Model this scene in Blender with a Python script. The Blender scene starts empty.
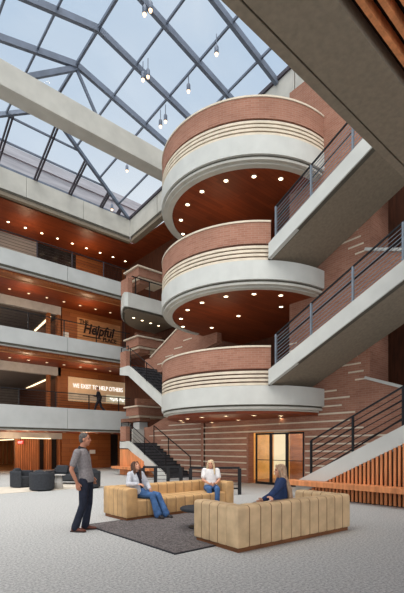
import bpy, bmesh, math, random
from mathutils import Vector, Matrix, Euler
random.seed(7)
C = bpy.context.scene.collection
PI = math.pi
F_PX, H_PX, CX_PX, CAMZ = 414.0, 447.0, 202.0, 1.55
SN, CS = 0.6547, 0.7559           # view direction in building axes (u, v)

def at(px, d, z=0.0):             # world point on the sight line of image column px at depth d
    x = (px - CX_PX) / F_PX * d
    return Vector((CS * x + SN * d, -SN * x + CS * d, z))
def on_floor(px, py):
    return at(px, CAMZ * F_PX / (py - H_PX))
def u_on_v(px, v):                # u of the image column px on the plane v = const
    t = (px - CX_PX) / F_PX
    d = v / (CS - SN * t)
    return (CS * t + SN) * d
def v_on_u(px, u):
    t = (px - CX_PX) / F_PX
    d = u / (CS * t + SN)
    return (CS - SN * t) * d

# ------------------------------------------------------------------ materials
def lin(c):
    return tuple((x / 255 / 12.92) if x / 255 <= .04045 else ((x / 255 + .055) / 1.055) ** 2.4 for x in c)
def mat(name, col, rough=.7, metal=0, var=.12, scale=3.0, emit=None, es=0, bump=0, stretch=(1, 1, 1), spec=.3, col2=None, detail=4):
    m = bpy.data.materials.new(name); m.use_nodes = True
    nt = m.node_tree; b = nt.nodes['Principled BSDF']
    col = lin(col)
    b.inputs['Roughness'].default_value = rough
    b.inputs['Metallic'].default_value = metal
    b.inputs['Specular IOR Level'].default_value = spec
    tc = nt.nodes.new('ShaderNodeTexCoord'); mp = nt.nodes.new('ShaderNodeMapping')
    mp.inputs['Scale'].default_value = stretch
    nt.links.new(tc.outputs['Object'], mp.inputs[0])
    n = nt.nodes.new('ShaderNodeTexNoise'); n.inputs['Scale'].default_value = scale; n.inputs['Detail'].default_value = detail
    nt.links.new(mp.outputs[0], n.inputs['Vector'])
    r = nt.nodes.new('ShaderNodeValToRGB')
    c2 = lin(col2) if col2 else tuple(max(0, x * (1 - 2 * var)) for x in col)
    r.color_ramp.elements[0].color = (*c2, 1); r.color_ramp.elements[1].color = (*(min(1, x * (1 + var)) for x in col), 1)
    r.color_ramp.elements[0].position = .3; r.color_ramp.elements[1].position = .68
    nt.links.new(n.outputs['Fac'], r.inputs[0]); nt.links.new(r.outputs[0], b.inputs['Base Color'])
    if bump:
        bp = nt.nodes.new('ShaderNodeBump'); bp.inputs['Strength'].default_value = bump; bp.inputs['Distance'].default_value = .01
        nt.links.new(n.outputs['Fac'], bp.inputs['Height']); nt.links.new(bp.outputs[0], b.inputs['Normal'])
    if emit:
        b.inputs['Emission Color'].default_value = (*lin(emit), 1); b.inputs['Emission Strength'].default_value = es
    return m
def brick(name, c1, c2, mortar, bw=.24, bh=.075):
    m = bpy.data.materials.new(name); m.use_nodes = True
    nt = m.node_tree; b = nt.nodes['Principled BSDF']; b.inputs['Roughness'].default_value = .85; b.inputs['Specular IOR Level'].default_value = .15
    uv = nt.nodes.new('ShaderNodeUVMap'); br = nt.nodes.new('ShaderNodeTexBrick')
    br.inputs['Color1'].default_value = (*lin(c1), 1); br.inputs['Color2'].default_value = (*lin(c2), 1); br.inputs['Mortar'].default_value = (*lin(mortar), 1)
    br.inputs['Scale'].default_value = 1; br.inputs['Mortar Size'].default_value = .006; br.inputs['Brick Width'].default_value = bw; br.inputs['Row Height'].default_value = bh
    br.inputs['Bias'].default_value = -.1
    n = nt.nodes.new('ShaderNodeTexNoise'); n.inputs['Scale'].default_value = 1.3; n.inputs['Detail'].default_value = 5
    mx = nt.nodes.new('ShaderNodeMixRGB'); mx.blend_type = 'MULTIPLY'; mx.inputs[0].default_value = .32
    cr = nt.nodes.new('ShaderNodeValToRGB'); cr.color_ramp.elements[0].color = (.55, .52, .5, 1); cr.color_ramp.elements[1].color = (1.15, 1.15, 1.15, 1)
    cr.color_ramp.elements[0].position = .3; cr.color_ramp.elements[1].position = .7
    nt.links.new(uv.outputs[0], br.inputs['Vector']); nt.links.new(uv.outputs[0], n.inputs['Vector'])
    nt.links.new(n.outputs['Fac'], cr.inputs[0]); nt.links.new(br.outputs['Color'], mx.inputs[1]); nt.links.new(cr.outputs[0], mx.inputs[2])
    nt.links.new(mx.outputs[0], b.inputs['Base Color'])
    return m
def planks(name, c1, c2, seam, pw=.14, plen=2.4, rough=.45):
    m = brick(name, c1, c2, seam, plen, pw)
    b = m.node_tree.nodes['Principled BSDF']; b.inputs['Roughness'].default_value = rough; b.inputs['Specular IOR Level'].default_value = .25
    return m
def glass(name, tint=(.93, .96, .98), gl=.03):
    m = bpy.data.materials.new(name); m.use_nodes = True
    nt = m.node_tree; nt.nodes.remove(nt.nodes['Principled BSDF']); o = nt.nodes['Material Output']
    t = nt.nodes.new('ShaderNodeBsdfTransparent'); t.inputs[0].default_value = (*tint, 1)
    g = nt.nodes.new('ShaderNodeBsdfGlossy'); g.inputs['Roughness'].default_value = .08
    mx = nt.nodes.new('ShaderNodeMixShader'); mx.inputs[0].default_value = gl
    nt.links.new(t.outputs[0], mx.inputs[1]); nt.links.new(g.outputs[0], mx.inputs[2]); nt.links.new(mx.outputs[0], o.inputs[0])
    return m
def glow(name, col, s):
    m = bpy.data.materials.new(name); m.use_nodes = True
    nt = m.node_tree; nt.nodes.remove(nt.nodes['Principled BSDF']); o = nt.nodes['Material Output']
    e = nt.nodes.new('ShaderNodeEmission'); e.inputs[0].default_value = (*lin(col), 1); e.inputs[1].default_value = s
    nt.links.new(e.outputs[0], o.inputs[0]); return m
def speckle(name, base, dark, light, rough=.8):
    m = bpy.data.materials.new(name); m.use_nodes = True
    nt = m.node_tree; b = nt.nodes['Principled BSDF']; b.inputs['Roughness'].default_value = rough; b.inputs['Specular IOR Level'].default_value = .2
    tc = nt.nodes.new('ShaderNodeTexCoord')
    n = nt.nodes.new('ShaderNodeTexNoise'); n.inputs['Scale'].default_value = 30; n.inputs['Detail'].default_value = 6; n.inputs['Roughness'].default_value = .8
    n2 = nt.nodes.new('ShaderNodeTexNoise'); n2.inputs['Scale'].default_value = .35; n2.inputs['Detail'].default_value = 3
    cr = nt.nodes.new('ShaderNodeValToRGB'); e = cr.color_ramp.elements
    e[0].position = .38; e[0].color = (*lin(dark), 1); e[1].position = .64; e[1].color = (*lin(light), 1)
    k = cr.color_ramp.elements.new(.5); k.color = (*lin(base), 1)
    cr2 = nt.nodes.new('ShaderNodeValToRGB'); cr2.color_ramp.elements[0].color = (.94, .94, .94, 1); cr2.color_ramp.elements[1].color = (1.04, 1.04, 1.04, 1)
    mx = nt.nodes.new('ShaderNodeMixRGB'); mx.blend_type = 'MULTIPLY'; mx.inputs[0].default_value = 1
    for q in (n, n2): nt.links.new(tc.outputs['Object'], q.inputs['Vector'])
    nt.links.new(n.outputs['Fac'], cr.inputs[0]); nt.links.new(n2.outputs['Fac'], cr2.inputs[0])
    nt.links.new(cr.outputs[0], mx.inputs[1]); nt.links.new(cr2.outputs[0], mx.inputs[2]); nt.links.new(mx.outputs[0], b.inputs['Base Color'])
    return m

M = dict(
    conc=mat('pale_concrete', (196, 196, 189), .85, var=.04, scale=1.6, detail=8),
    conc_beam=mat('warm_concrete', (192, 189, 179), .85, var=.06, scale=1.5, detail=8),
    conc_gray=mat('grey_concrete', (182, 184, 181), .85, var=.04, scale=1.2, detail=8),
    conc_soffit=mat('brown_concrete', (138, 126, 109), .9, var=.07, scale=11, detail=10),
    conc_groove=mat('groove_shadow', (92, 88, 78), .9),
    brick=brick('red_brick', (164, 117, 97), (150, 103, 84), (164, 136, 118)),
    brick_dark=brick('brown_brick', (150, 106, 86), (124, 84, 66), (134, 111, 96)),
    stone=mat('tan_stone', (214, 200, 178), .85, var=.06),
    gap=mat('brown_gap', (96, 66, 54), .9),
    soffit=planks('cherry_soffit', (138, 64, 32), (118, 52, 25), (98, 42, 20), .16, 2.6, .5),
    wood=planks('wood_panel', (160, 96, 52), (140, 78, 40), (92, 50, 26), .3, 2.2, .5),
    wood_v=mat('walnut_panel', (156, 92, 50), .5, var=.18, scale=2.0, stretch=(6, 6, .4)),
    wood_slat=mat('cedar_slat', (216, 140, 90), .55, var=.16, scale=2.0, stretch=(5, 5, .6)),
    wood_light=mat('light_wood_sign', (196, 140, 92), .6, var=.14, scale=1.5, stretch=(1, 1, 7)),
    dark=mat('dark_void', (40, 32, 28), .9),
    dark_wood=mat('dark_wood', (84, 46, 28), .7, var=.2, stretch=(4, 4, .5)),
    black=mat('black_metal', (34, 34, 36), .5, .3, var=.1),
    steel=mat('grey_rail_metal', (128, 136, 144), .4, .3, var=.08),
    mull=mat('skylight_metal', (104, 112, 126), .5, .2, var=.08),
    mull_in=mat('skylight_dark_metal', (70, 64, 70), .5, .2, var=.08),
    glass=glass('skylight_glass'),
    doorglass=glass('door_glass', (.93, .93, .9), .06),
    darkglass=mat('dark_glass', (46, 44, 44), .2, var=.2, spec=.5),
    louvre=mat('grey_louvre', (156, 150, 146), .6, var=.14, scale=2, stretch=(.3, .3, 14)),
    grayp=mat('grey_panel', (190, 186, 180), .8, var=.06),
    grayd=mat('grey_dark_ceiling', (118, 106, 96), .8, var=.08),
    floor=speckle('speckled_terrazzo', (174, 174, 171), (134, 135, 134), (208, 207, 204)),
    woodfloor=planks('wood_floor', (178, 122, 74), (160, 104, 60), (110, 70, 40), .18, 1.8, .35),
    rug=speckle('charcoal_rug', (102, 96, 95), (66, 62, 62), (140, 133, 131), .95),
    rugedge=mat('rug_binding', (48, 48, 52), .9),
    rug2=mat('beige_rug', (206, 196, 180), .95, var=.06),
    sofa=mat('tan_leather', (202, 162, 112), .5, var=.1, scale=5, spec=.35),
    sofa2=mat('sand_leather', (204, 174, 134), .5, var=.1, scale=5, spec=.35),
    seam=mat('leather_seam', (140, 108, 74), .7),
    plinth=mat('sofa_plinth', (120, 76, 44), .6, var=.15, stretch=(1, 1, 8)),
    charcoal=mat('charcoal_upholstery', (52, 54, 58), .9, var=.12, scale=20),
    lamp=glow('lamp_glow', (255, 226, 186), 9.0),
    lampdim=glow('lamp_glow_dim', (255, 222, 180), 2.2),
    strip=glow('strip_glow', (255, 226, 180), 2.6),
    bulb=glow('bulb_glow', (255, 214, 170), 3.0),
    white_glow=glow('white_letter_glow', (255, 252, 246), 1.3),
    exit=mat('exit_red', (206, 60, 50), .6, emit=(220, 50, 40), es=.5),
    white=mat('white_paint', (226, 224, 218), .7, var=.04),
    signback=mat('backlit_panel', (222, 188, 150), .7, var=.05, emit=(226, 186, 140), es=.18),
    screen=mat('pale_screen', (214, 206, 180), .6, var=.1, emit=(220, 208, 176), es=.45),
    letter=mat('dark_letter', (46, 32, 26), .7),
    warmwall=mat('glowing_warm_wall', (236, 196, 128), .8, var=.1, emit=(246, 186, 100), es=.22),  # warm room light put into the wall as a faint glow
    tread=mat('black_tread', (40, 41, 44), .7, var=.15),
    riser=mat('riser_grey', (74, 74, 78), .7, var=.15),
    skin=mat('skin', (206, 152, 124), .55, var=.05, scale=8),
    skin2=mat('skin_tanned', (180, 124, 98), .55, var=.05, scale=8),
    lips=mat('lips', (170, 92, 84), .5), eye=mat('eye_dark', (52, 40, 36), .4), brow=mat('brow', (92, 70, 54), .8),
    shirt=mat('heather_grey_polo', (134, 128, 128), .9, var=.12, scale=30),
    collar=mat('black_collar', (32, 32, 36), .9),
    jeans_dark=mat('dark_indigo_denim', (36, 40, 54), .9, var=.16, scale=12),
    jeans=mat('blue_denim', (70, 104, 150), .9, var=.2, scale=9),
    shoes=mat('brown_leather_shoe', (104, 58, 44), .5),
    shoes_dark=mat('dark_shoe', (44, 40, 42), .5), sole=mat('shoe_sole', (60, 50, 46), .8),
    cardigan=mat('pale_grey_knit', (192, 194, 200), .95, var=.1, scale=25),
    top_dark=mat('dark_top', (48, 44, 54), .9),
    top_white=mat('white_blouse', (228, 226, 224), .9, var=.06, scale=15),
    navy=mat('navy_jacket', (38, 56, 92), .85, var=.15, scale=12),
    suit=mat('dark_suit', (44, 42, 46), .9),
    hair_gray=mat('short_grey_hair', (92, 86, 82), .8, var=.25, scale=40),
    hair_brown=mat('brown_hair', (90, 62, 47), .6, var=.25, scale=18, stretch=(4, 4, .6)),
    hair_blonde=mat('blonde_hair', (220, 196, 158), .6, var=.2, scale=18, stretch=(4, 4, .6)),
    hair_ash=mat('ash_blonde_hair', (176, 150, 124), .6, var=.3, scale=14, stretch=(5, 5, .5), col2=(120, 88, 64)),
    roofgray=mat('grey_roof_wall', (166, 164, 168), .8, var=.12, scale=1.2, stretch=(.4, .4, 5)),
)

# ------------------------------------------------------------------ mesh builder
class MB:
    def __init__(s): s.v = []; s.f = []; s.uv = []; s.mi = []
    def add(s, vs, fs, mi=0, uvs=None):
        o = len(s.v); s.v += [Vector(p) for p in vs]
        for k, f in enumerate(fs):
            s.f.append([o + i for i in f]); s.mi.append(mi); s.uv.append(uvs[k] if uvs else None)
        return s
    def box(s, x0, x1, y0, y1, z0, z1, mi=0):
        return s.hexa([(x0, y0, z0), (x1, y0, z0), (x1, y1, z0), (x0, y1, z0), (x0, y0, z1), (x1, y0, z1), (x1, y1, z1), (x0, y1, z1)], mi)
    def hexa(s, p, mi=0):
        return s.add(p, [(0, 3, 2, 1), (4, 5, 6, 7), (0, 1, 5, 4), (1, 2, 6, 5), (2, 3, 7, 6), (3, 0, 4, 7)], mi)
    def prism(s, poly, axis, a, b, mi=0):   # poly in the two other axes, extruded along axis from a to b
        def P(q, w):
            return {'x': (w, q[0], q[1]), 'y': (q[0], w, q[1]), 'z': (q[0], q[1], w)}[axis]
        n = len(poly); vs = [P(q, a) for q in poly] + [P(q, b) for q in poly]
        fs = [tuple(range(n)), tuple(range(2 * n - 1, n - 1, -1))] + [(i, (i + 1) % n, n + (i + 1) % n, n + i) for i in range(n)]
        return s.add(vs, fs, mi)
    def bar(s, p0, p1, w, h, mi=0, up=(0, 0, 1)):
        p0 = Vector(p0); p1 = Vector(p1); d = (p1 - p0).normalized(); up = Vector(up)
        r = d.cross(up)
        if r.length < 1e-4: r = Vector((1, 0, 0))
        r.normalize(); n = r.cross(d); r *= w / 2; n *= h / 2
        return s.hexa([p0 - r - n, p0 + r - n, p1 + r - n, p1 - r - n, p0 - r + n, p0 + r + n, p1 + r + n, p1 - r + n], mi)
    def tube(s, pts, r, n=8, mi=0, rr=None):
        pts = [Vector(p) for p in pts]; vs = []; fs = []
        for i, p in enumerate(pts):
            d = (pts[min(i + 1, len(pts) - 1)] - pts[max(i - 1, 0)]).normalized()
            a = d.cross(Vector((0, 0, 1)) if abs(d.z) < .95 else Vector((1, 0, 0))).normalized(); b = d.cross(a)
            q = rr[i] if rr else r
            vs += [p + (a * math.cos(2 * PI * k / n) + b * math.sin(2 * PI * k / n)) * q for k in range(n)]
        for i in range(len(pts) - 1):
            fs += [(i * n + k, i * n + (k + 1) % n, (i + 1) * n + (k + 1) % n, (i + 1) * n + k) for k in range(n)]
        fs += [tuple(range(n - 1, -1, -1)), tuple(range((len(pts) - 1) * n, len(pts) * n))]
        return s.add(vs, fs, mi)
    def lathe(s, prof, c, n=24, a0=0, a1=2 * PI, mi=0, cap=False):   # closed profile [(r,z)...] swept round z about c
        full = abs(a1 - a0 - 2 * PI) < 1e-6; m = len(prof); k = n if full else n + 1
        vs = []
        for i in range(k):
            a = a0 + (a1 - a0) * i / n
            vs += [(c[0] + r * math.cos(a), c[1] + r * math.sin(a), c[2] + z) for r, z in prof]
        fs = []; uvs = []
        for i in range(n):
            j = (i + 1) % k; A0 = a0 + (a1 - a0) * i / n; A1 = a0 + (a1 - a0) * (i + 1) / n
            for q in range(m):
                q2 = (q + 1) % m; r1, z1 = prof[q]; r2, z2 = prof[q2]; R = max(r1, r2)
                fs.append((i * m + q, j * m + q, j * m + q2, i * m + q2))
                if abs(z1 - z2) > abs(r1 - r2): uvs.append([(A0 * R, c[2] + z1), (A1 * R, c[2] + z1), (A1 * R, c[2] + z2), (A0 * R, c[2] + z2)])
                else: uvs.append(None)
        if not full and not cap:
            fs += [tuple(range(m)), tuple(range((k - 1) * m + m - 1, (k - 1) * m - 1, -1))]; uvs += [None, None]
        return s.add(vs, fs, mi, uvs)
    def sphere(s, c, r, n=10, m=7, mi=0):
        rx, ry, rz = r if hasattr(r, '__len__') else (r, r, r)
        return s.lathe_s(c, rx, ry, rz, n, m, mi)
    def lathe_s(s, c, rx, ry, rz, n, m, mi):
        vs = [(c[0], c[1], c[2] - rz)]
        for j in range(1, m):
            t = -PI / 2 + PI * j / m
            vs += [(c[0] + rx * math.cos(t) * math.cos(2 * PI * k / n), c[1] + ry * math.cos(t) * math.sin(2 * PI * k / n), c[2] + rz * math.sin(t)) for k in range(n)]
        vs.append((c[0], c[1], c[2] + rz)); L = len(vs) - 1
        fs = [(0, 1 + (k + 1) % n, 1 + k) for k in range(n)]
        for j in range(m - 2):
            fs += [(1 + j * n + k, 1 + j * n + (k + 1) % n, 1 + (j + 1) * n + (k + 1) % n, 1 + (j + 1) * n + k) for k in range(n)]
        fs += [(L, 1 + (m - 2) * n + k, 1 + (m - 2) * n + (k + 1) % n) for k in range(n)]
        return s.add(vs, fs, mi)
    def build(s, name, mats, parent=None, world=False, smooth=False, bevel=0):
        if not isinstance(mats, (list, tuple)): mats = [mats]
        vs = s.v
        if world and parent is not None:
            inv = Matrix.LocRotScale(parent.location, parent.rotation_euler, None).inverted(); vs = [inv @ p for p in vs]
        me = bpy.data.meshes.new(name); me.from_pydata([tuple(p) for p in vs], [], s.f)
        for m in mats: me.materials.append(m)
        ul = me.uv_layers.new(name='UVMap')
        for k, p in enumerate(me.polygons):
            p.material_index = min(s.mi[k], len(mats) - 1); p.use_smooth = smooth
            if s.uv[k]:
                for li, q in zip(p.loop_indices, s.uv[k]): ul.data[li].uv = q
            else:
                n = p.normal
                if abs(n.z) > .8:
                    for li in p.loop_indices: co = s.v[me.loops[li].vertex_index]; ul.data[li].uv = (co.x, co.y)
                else:
                    l = math.hypot(n.x, n.y); tx, ty = -n.y / l, n.x / l
                    if (abs(tx) > abs(ty) and tx < 0) or (abs(ty) >= abs(tx) and ty < 0): tx, ty = -tx, -ty
                    for li in p.loop_indices: co = s.v[me.loops[li].vertex_index]; ul.data[li].uv = (co.x * tx + co.y * ty, co.z)
        bm = bmesh.new(); bm.from_mesh(me); bmesh.ops.recalc_face_normals(bm, faces=bm.faces); bm.to_mesh(me); bm.free()
        o = bpy.data.objects.new(name, me); C.objects.link(o)
        if parent is not None: o.parent = parent
        if bevel:
            b = o.modifiers.new('bevel', 'BEVEL'); b.width = bevel; b.segments = 2; b.limit_method = 'ANGLE'
        return o

def tag(o, label, cat, group=None, kind=None):
    o['label'] = label; o['category'] = cat
    if group: o['group'] = group
    if kind: o['kind'] = kind
    return o
def thing(name, label, cat, loc=(0, 0, 0), rz=0, group=None):
    o = bpy.data.objects.new(name, None); C.objects.link(o); o.empty_display_size = .2
    o.location = loc; o.rotation_euler = (0, 0, rz)
    return tag(o, label, cat, group)
def struct(name, mb, m, label=None, cat=None, smooth=False):
    o = mb.build(name, m, smooth=smooth); o['kind'] = 'structure'
    o['label'] = label or name.replace('_', ' '); o['category'] = cat or name.split('_')[0]
    return o
def copy_tree(o, parent=None):
    c = o.copy(); C.objects.link(c)
    if parent is not None: c.parent = parent
    for ch in list(o.children): copy_tree(ch, c)
    return c
ORD = ['first', 'second', 'third', 'fourth', 'fifth', 'sixth', 'seventh', 'eighth', 'ninth', 'tenth', 'eleventh', 'twelfth']

# ------------------------------------------------------------------ levels
FL = [0, 3.7, 7.95, 12.2]          # floors
FT = [None, 3.89, 8.15, 12.4]      # top of the gallery edge
FB = [None, 2.66, 7.28, 11.52]     # bottom of the gallery edge
VG, VB = 24.1, 28.3                # gallery front and back wall
UL, UR = -3.0, 14.6
SOF = [None, 2.55, 7.12, 11.36, 15.3]

# ------------------------------------------------------------------ floor
struct('floor', MB().box(-14, 26, -8, 28.3, -.3, 0), M['floor'], 'grey speckled terrazzo atrium floor', 'floor')
struct('floor_corridor', MB().box(-14, 12.2, 28.3, 46, -.3, .0), M['woodfloor'], 'warm wood floor of the corridor beyond the lounge', 'floor')

# ------------------------------------------------------------------ left galleries
lvname = {1: 'second', 2: 'third', 3: 'top'}
for k in (1, 2, 3):
    mb = MB(); mb.box(UL, UR, VG + .3, VB + .2, SOF[k] + .05, FL[k])
    struct('floor_gallery_' + lvname[k], mb, M['grayd'], 'slab of the ' + lvname[k] + ' floor gallery', 'floor')
    fb = MB(); u = UL
    while u < UR - .01:
        e = min(u + 4.4, UR); fb.box(u, e - .025, VG, VG + .3, FB[k], FT[k]); u = e
    struct('trim_gallery_edge_' + lvname[k], fb, M['conc_gray'], 'pale concrete edge band of the ' + lvname[k] + ' floor gallery', 'trim')
    mb = MB().box(UL, UR, VG + .05, VG + .32, FB[k] - .1, FB[k] + .02, 1).box(UL, UR, VG + .12, VG + .32, FB[k] - .16, FB[k] - .1, 0)
    struct('trim_gallery_groove_' + lvname[k], mb, [M['conc'], M['conc_groove']], 'shadow groove under the concrete edge of the ' + lvname[k] + ' gallery', 'trim')
    mb = MB().box(UL, UR + 2, VG + .3, VB + .1, SOF[k] - .04, SOF[k] + .04)
    struct('ceiling_gallery_' + lvname[k], mb, M['soffit'], 'cherry wood soffit under the ' + lvname[k] + ' floor gallery', 'ceiling')
    if k > 1:
        mb = MB().box(UL, UR, VG + .34, VG + .9, SOF[k] - .16, SOF[k] - .04, 0).box(UL, UR, VG + .9, VG + .96, SOF[k] - .2, SOF[k] - .15, 1)
        struct('trim_gallery_wood_' + lvname[k], mb, [M['wood_v'], M['wood_light']], 'wood trim under the ' + lvname[k] + ' gallery edge', 'trim')
# roof soffit and roof edge beams
mb = MB().box(UL, 22, VG + .3, VB + .2, 15.3, 15.4).box(14.9, 22, 4, VG + .3, 15.3, 15.4)
struct('ceiling_roof_soffit', mb, M['soffit'], 'cherry wood soffit around the skylight opening', 'ceiling')
fb = MB(); u = -2.4
while u < 14.4:
    e = min(u + 3.4, 14.5); fb.box(u, e - .02, VG, VG + .35, 15.62, 16.75); u = e
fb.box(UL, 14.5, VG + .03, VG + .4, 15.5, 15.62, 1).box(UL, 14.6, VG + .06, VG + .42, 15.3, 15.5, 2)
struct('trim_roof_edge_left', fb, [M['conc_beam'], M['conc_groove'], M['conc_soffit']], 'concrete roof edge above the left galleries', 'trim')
fb = MB(); n = 6; A = Vector((14.5, 24.1)); B = Vector((13.15, 3.0)); r = Vector((.35, 0))
for i in range(n):
    a = A.lerp(B, i / n); b = A.lerp(B, (i + 1) / n - .003)
    for z0, z1, off, mi in ((15.62, 16.75, 0, 0), (15.5, 15.62, .03, 1), (15.3, 15.5, .06, 2)):
        fb.hexa([(a.x + off, a.y, z0), (b.x + off, b.y, z0), (b.x + .45, b.y, z0), (a.x + .45, a.y, z0), (a.x + off, a.y, z1), (b.x + off, b.y, z1), (b.x + .45, b.y, z1), (a.x + .45, a.y, z1)], mi)
struct('trim_roof_edge_right', fb, [M['conc_beam'], M['conc_groove'], M['conc_soffit']], 'concrete roof edge above the round balconies', 'trim')
fb = MB().box(UL, 13.9, 17.1, 17.85, 15.5, 16.5)
tag(fb.build('concrete_beam', M['conc_beam'], bevel=.02), 'long concrete beam spanning the atrium under the skylight', 'beam')

# back walls of the galleries
def wall_run(name, segs, v, z0, z1, label):
    mb = MB(); mats = []
    for p0, p1, m in segs:
        if m not in mats: mats.append(m)
        a = UL if p0 is None else u_on_v(p0, v); b = 24 if p1 is None else u_on_v(p1, v)
        mb.box(a, b, v, v + .2, z0, z1, mats.index(m))
    return struct(name, mb, [M[m] for m in mats], label, 'wall')
wall_run('wall_left_top', [(None, -40, 'darkglass'), (-40, 37, 'louvre'), (37, 76, 'darkglass'), (76, 104, 'wood'), (104, 122, 'dark_wood'), (122, None, 'wood')], VB, FL[3], 15.3, 'glazed and wood panelled back wall of the top gallery')
wall_run('wall_left_third', [(-200, -60, 'wood'), (62, 122, 'wood'), (122, None, 'dark_wood')], VB, FL[2], SOF[3], 'wood panelled back wall of the third floor gallery')
wall_run('wall_left_second', [(-200, -60, 'wood'), (58, 128, 'wood'), (128, None, 'dark_wood')], VB, FL[1], SOF[2], 'wood panelled back wall of the second floor gallery')
wall_run('wall_left_ground', [(62, 110.5, 'wood'), (119, 150, 'wood'), (150, None, 'dark_wood')], VB, 0, SOF[1], 'wood panelled wall behind the ground floor lounge')
for k in (2, 1):
    # open office bay on the left of each gallery: grey bulkhead, ceiling, side and rear walls
    u1 = u_on_v(61, VB); zb = SOF[k + 1]; nm = lvname[k]
    mb = MB().box(UL, u1, VB, VB + .25, zb - .62, zb)
    mb.box(UL, u1 + .2, VB + .25, VB + 9, zb - .655, zb - .6, 1)
    struct('ceiling_bay_' + nm, mb, [M['grayp'], M['grayd']], 'grey bulkhead and ceiling of the open bay on the ' + nm + ' floor', 'ceiling')
    mb = MB().box(UL, u1 + .2, VB + 9, VB + 9.2, FL[k], zb - .6)
    struct('wall_bay_' + nm, mb, M['grayd'], 'rear wall of the open bay on the ' + nm + ' floor', 'wall')
    mb = MB().box(u1, u1 + .2, VB + .2, VB + 9, FL[k], zb)
    struct('wall_bay_side_' + nm, mb, M['dark_wood'], 'dark side wall of the open bay on the ' + nm + ' floor', 'wall')
    for q, (pu, w) in enumerate(((u1 - .05, .22), (u1 - .75, .2))):
        o = MB().box(pu - w, pu, VB - .05, VB + .3, FL[k], zb - .62).build('wood_column', M['wood_v'])
        tag(o, ('second' if q else 'first') + ' wood column left of the wall sign on the ' + nm + ' floor', 'column')
    zz = zb - .68; qa, qb = ((50, 29.0), (35, 32.5)) if k == 2 else ((48.5, 29.6), (21.5, 36.0))
    qa, qb = at(*qa), at(*qb)
    tag(MB().bar((qa.x, qa.y, zz), (qb.x, qb.y, zz), .14, .05).build('strip_light', M['strip']), 'glowing linear ceiling light in the open bay of the ' + nm + ' floor', 'light')
# ground floor left: bulkhead, lobby walls with dark doorways
u1 = u_on_v(62, VB)
struct('ceiling_lobby', MB().box(UL, u1, VB, VB + .2, 2.1, 2.6).box(-14, u1 + .2, VB + .2, 46, 2.1, 2.16, 1), [M['grayp'], M['grayd']], 'grey bulkhead and ceiling of the ground floor lobby', 'ceiling')
mb = MB(); du = u_on_v(20, VB)
segs = [(15, 39.5), (44.5, 51.5), (57.5, 63)]
for a, b in segs: mb.box(u_on_v(a, 28.6), u_on_v(b, 28.6), 28.6, 28.8, 0, 2.1)
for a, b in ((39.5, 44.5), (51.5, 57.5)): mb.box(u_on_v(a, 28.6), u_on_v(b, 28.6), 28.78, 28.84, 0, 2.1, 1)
for i in range(26):
    p = 16 + i * 1.8
    if 38 < p < 46 or 50 < p < 59: continue
    uu = u_on_v(p, 28.6); mb.box(uu - .02, uu + .02, 28.56, 28.6, 0, 2.1, 2)
struct('wall_lobby', mb, [M['wood_v'], M['dark'], M['wood_slat']], 'vertical wood panelling with dark doorways behind the lounge chairs', 'wall')
mb = MB().box(11.8, 12, 28.85, 44, 0, 2.1).box(-14, 12, 44, 44.2, 0, 2.1, 1)
struct('wall_corridor', mb, [M['wood_v'], M['warmwall']], 'faintly glowing warm end and wood side of the corridor', 'wall')
for i in range(4):
    uu = u_on_v(1 + i * 4.2, 40)
    tag(MB().box(uu - .12, uu + .12, 40, 40.3, 0, 2.1).build('wood_column', M['wood_v']), ORD[i] + ' thin wood post from the left in the lit corridor', 'column', 'wood posts in the lit corridor')
def slim(a, b, z, label):
    tag(MB().bar((*a, z), (*b, z), .16, .05).build('strip_light', M['strip']), label, 'light')
slim((u_on_v(22, 27.2), 27.2), (u_on_v(50, 28.2), 28.2), 2.12, 'bright linear light above the wood wall behind the lounge')
slim((u_on_v(-4, 36), 36), (u_on_v(14, 30), 30), 2.075, 'bright linear light over the corridor left of the exit sign')
# dark doorway right of the lounge
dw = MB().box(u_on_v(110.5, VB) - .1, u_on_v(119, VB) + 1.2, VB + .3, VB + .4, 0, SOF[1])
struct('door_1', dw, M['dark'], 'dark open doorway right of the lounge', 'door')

# wall signs
def text(body, size, m, parent, loc, rot, name='lettering', shear=0, ext=.012, off=0, sx=1, fit=None):
    cu = bpy.data.curves.new(name, 'FONT'); cu.body = body; cu.size = size; cu.shear = shear; cu.extrude = ext; cu.offset = off
    o = bpy.data.objects.new(name, cu); C.objects.link(o)
    dg = bpy.context.evaluated_depsgraph_get(); me = bpy.data.meshes.new_from_object(o.evaluated_get(dg))
    bpy.data.objects.remove(o); me.materials.clear(); me.materials.append(m)
    if fit:
        xs = [q.co.x for q in me.vertices]; sx = fit / (max(xs) - min(xs))
    o = bpy.data.objects.new(name, me); C.objects.link(o); o.parent = parent; o.location = loc; o.rotation_euler = rot; o.scale = (sx, 1, 1)
    return o
R90 = (PI / 2, 0, 0)
a, b = u_on_v(77.5, 28.2), u_on_v(120.5, 28.2)
t = thing('wall_sign', 'light wood wall sign with dark script lettering on the third floor', 'sign', ((a + b) / 2, 28.24, 8.7))
w = (b - a) / 2
MB().box(-w, w, -.03, .05, .3, 2.15).build('sign_board', M['wood_light'], t)
text('THE', .42, M['letter'], t, (-w + .15, -.04, 1.74), R90, off=.012, sx=.9)
text('Helpful', 1.0, M['letter'], t, (-w + .42, -.04, 1.12), R90, shear=.25, off=.03, fit=2 * w - .95)
text('PLACE', .42, M['letter'], t, (w - 1.5, -.04, .74), R90, off=.012, sx=.95)
MB().bar((-w + .4, -.05, .88), (.1, -.05, .88), .03, .06).build('underline', M['letter'], t)
a, b = u_on_v(68.5, 28.2), u_on_v(127.5, 28.2); w = (b - a) / 2
t = thing('wall_sign', 'backlit tan wall panel with glowing white capitals on the second floor', 'sign', ((a + b) / 2, 28.24, 4.8))
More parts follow.
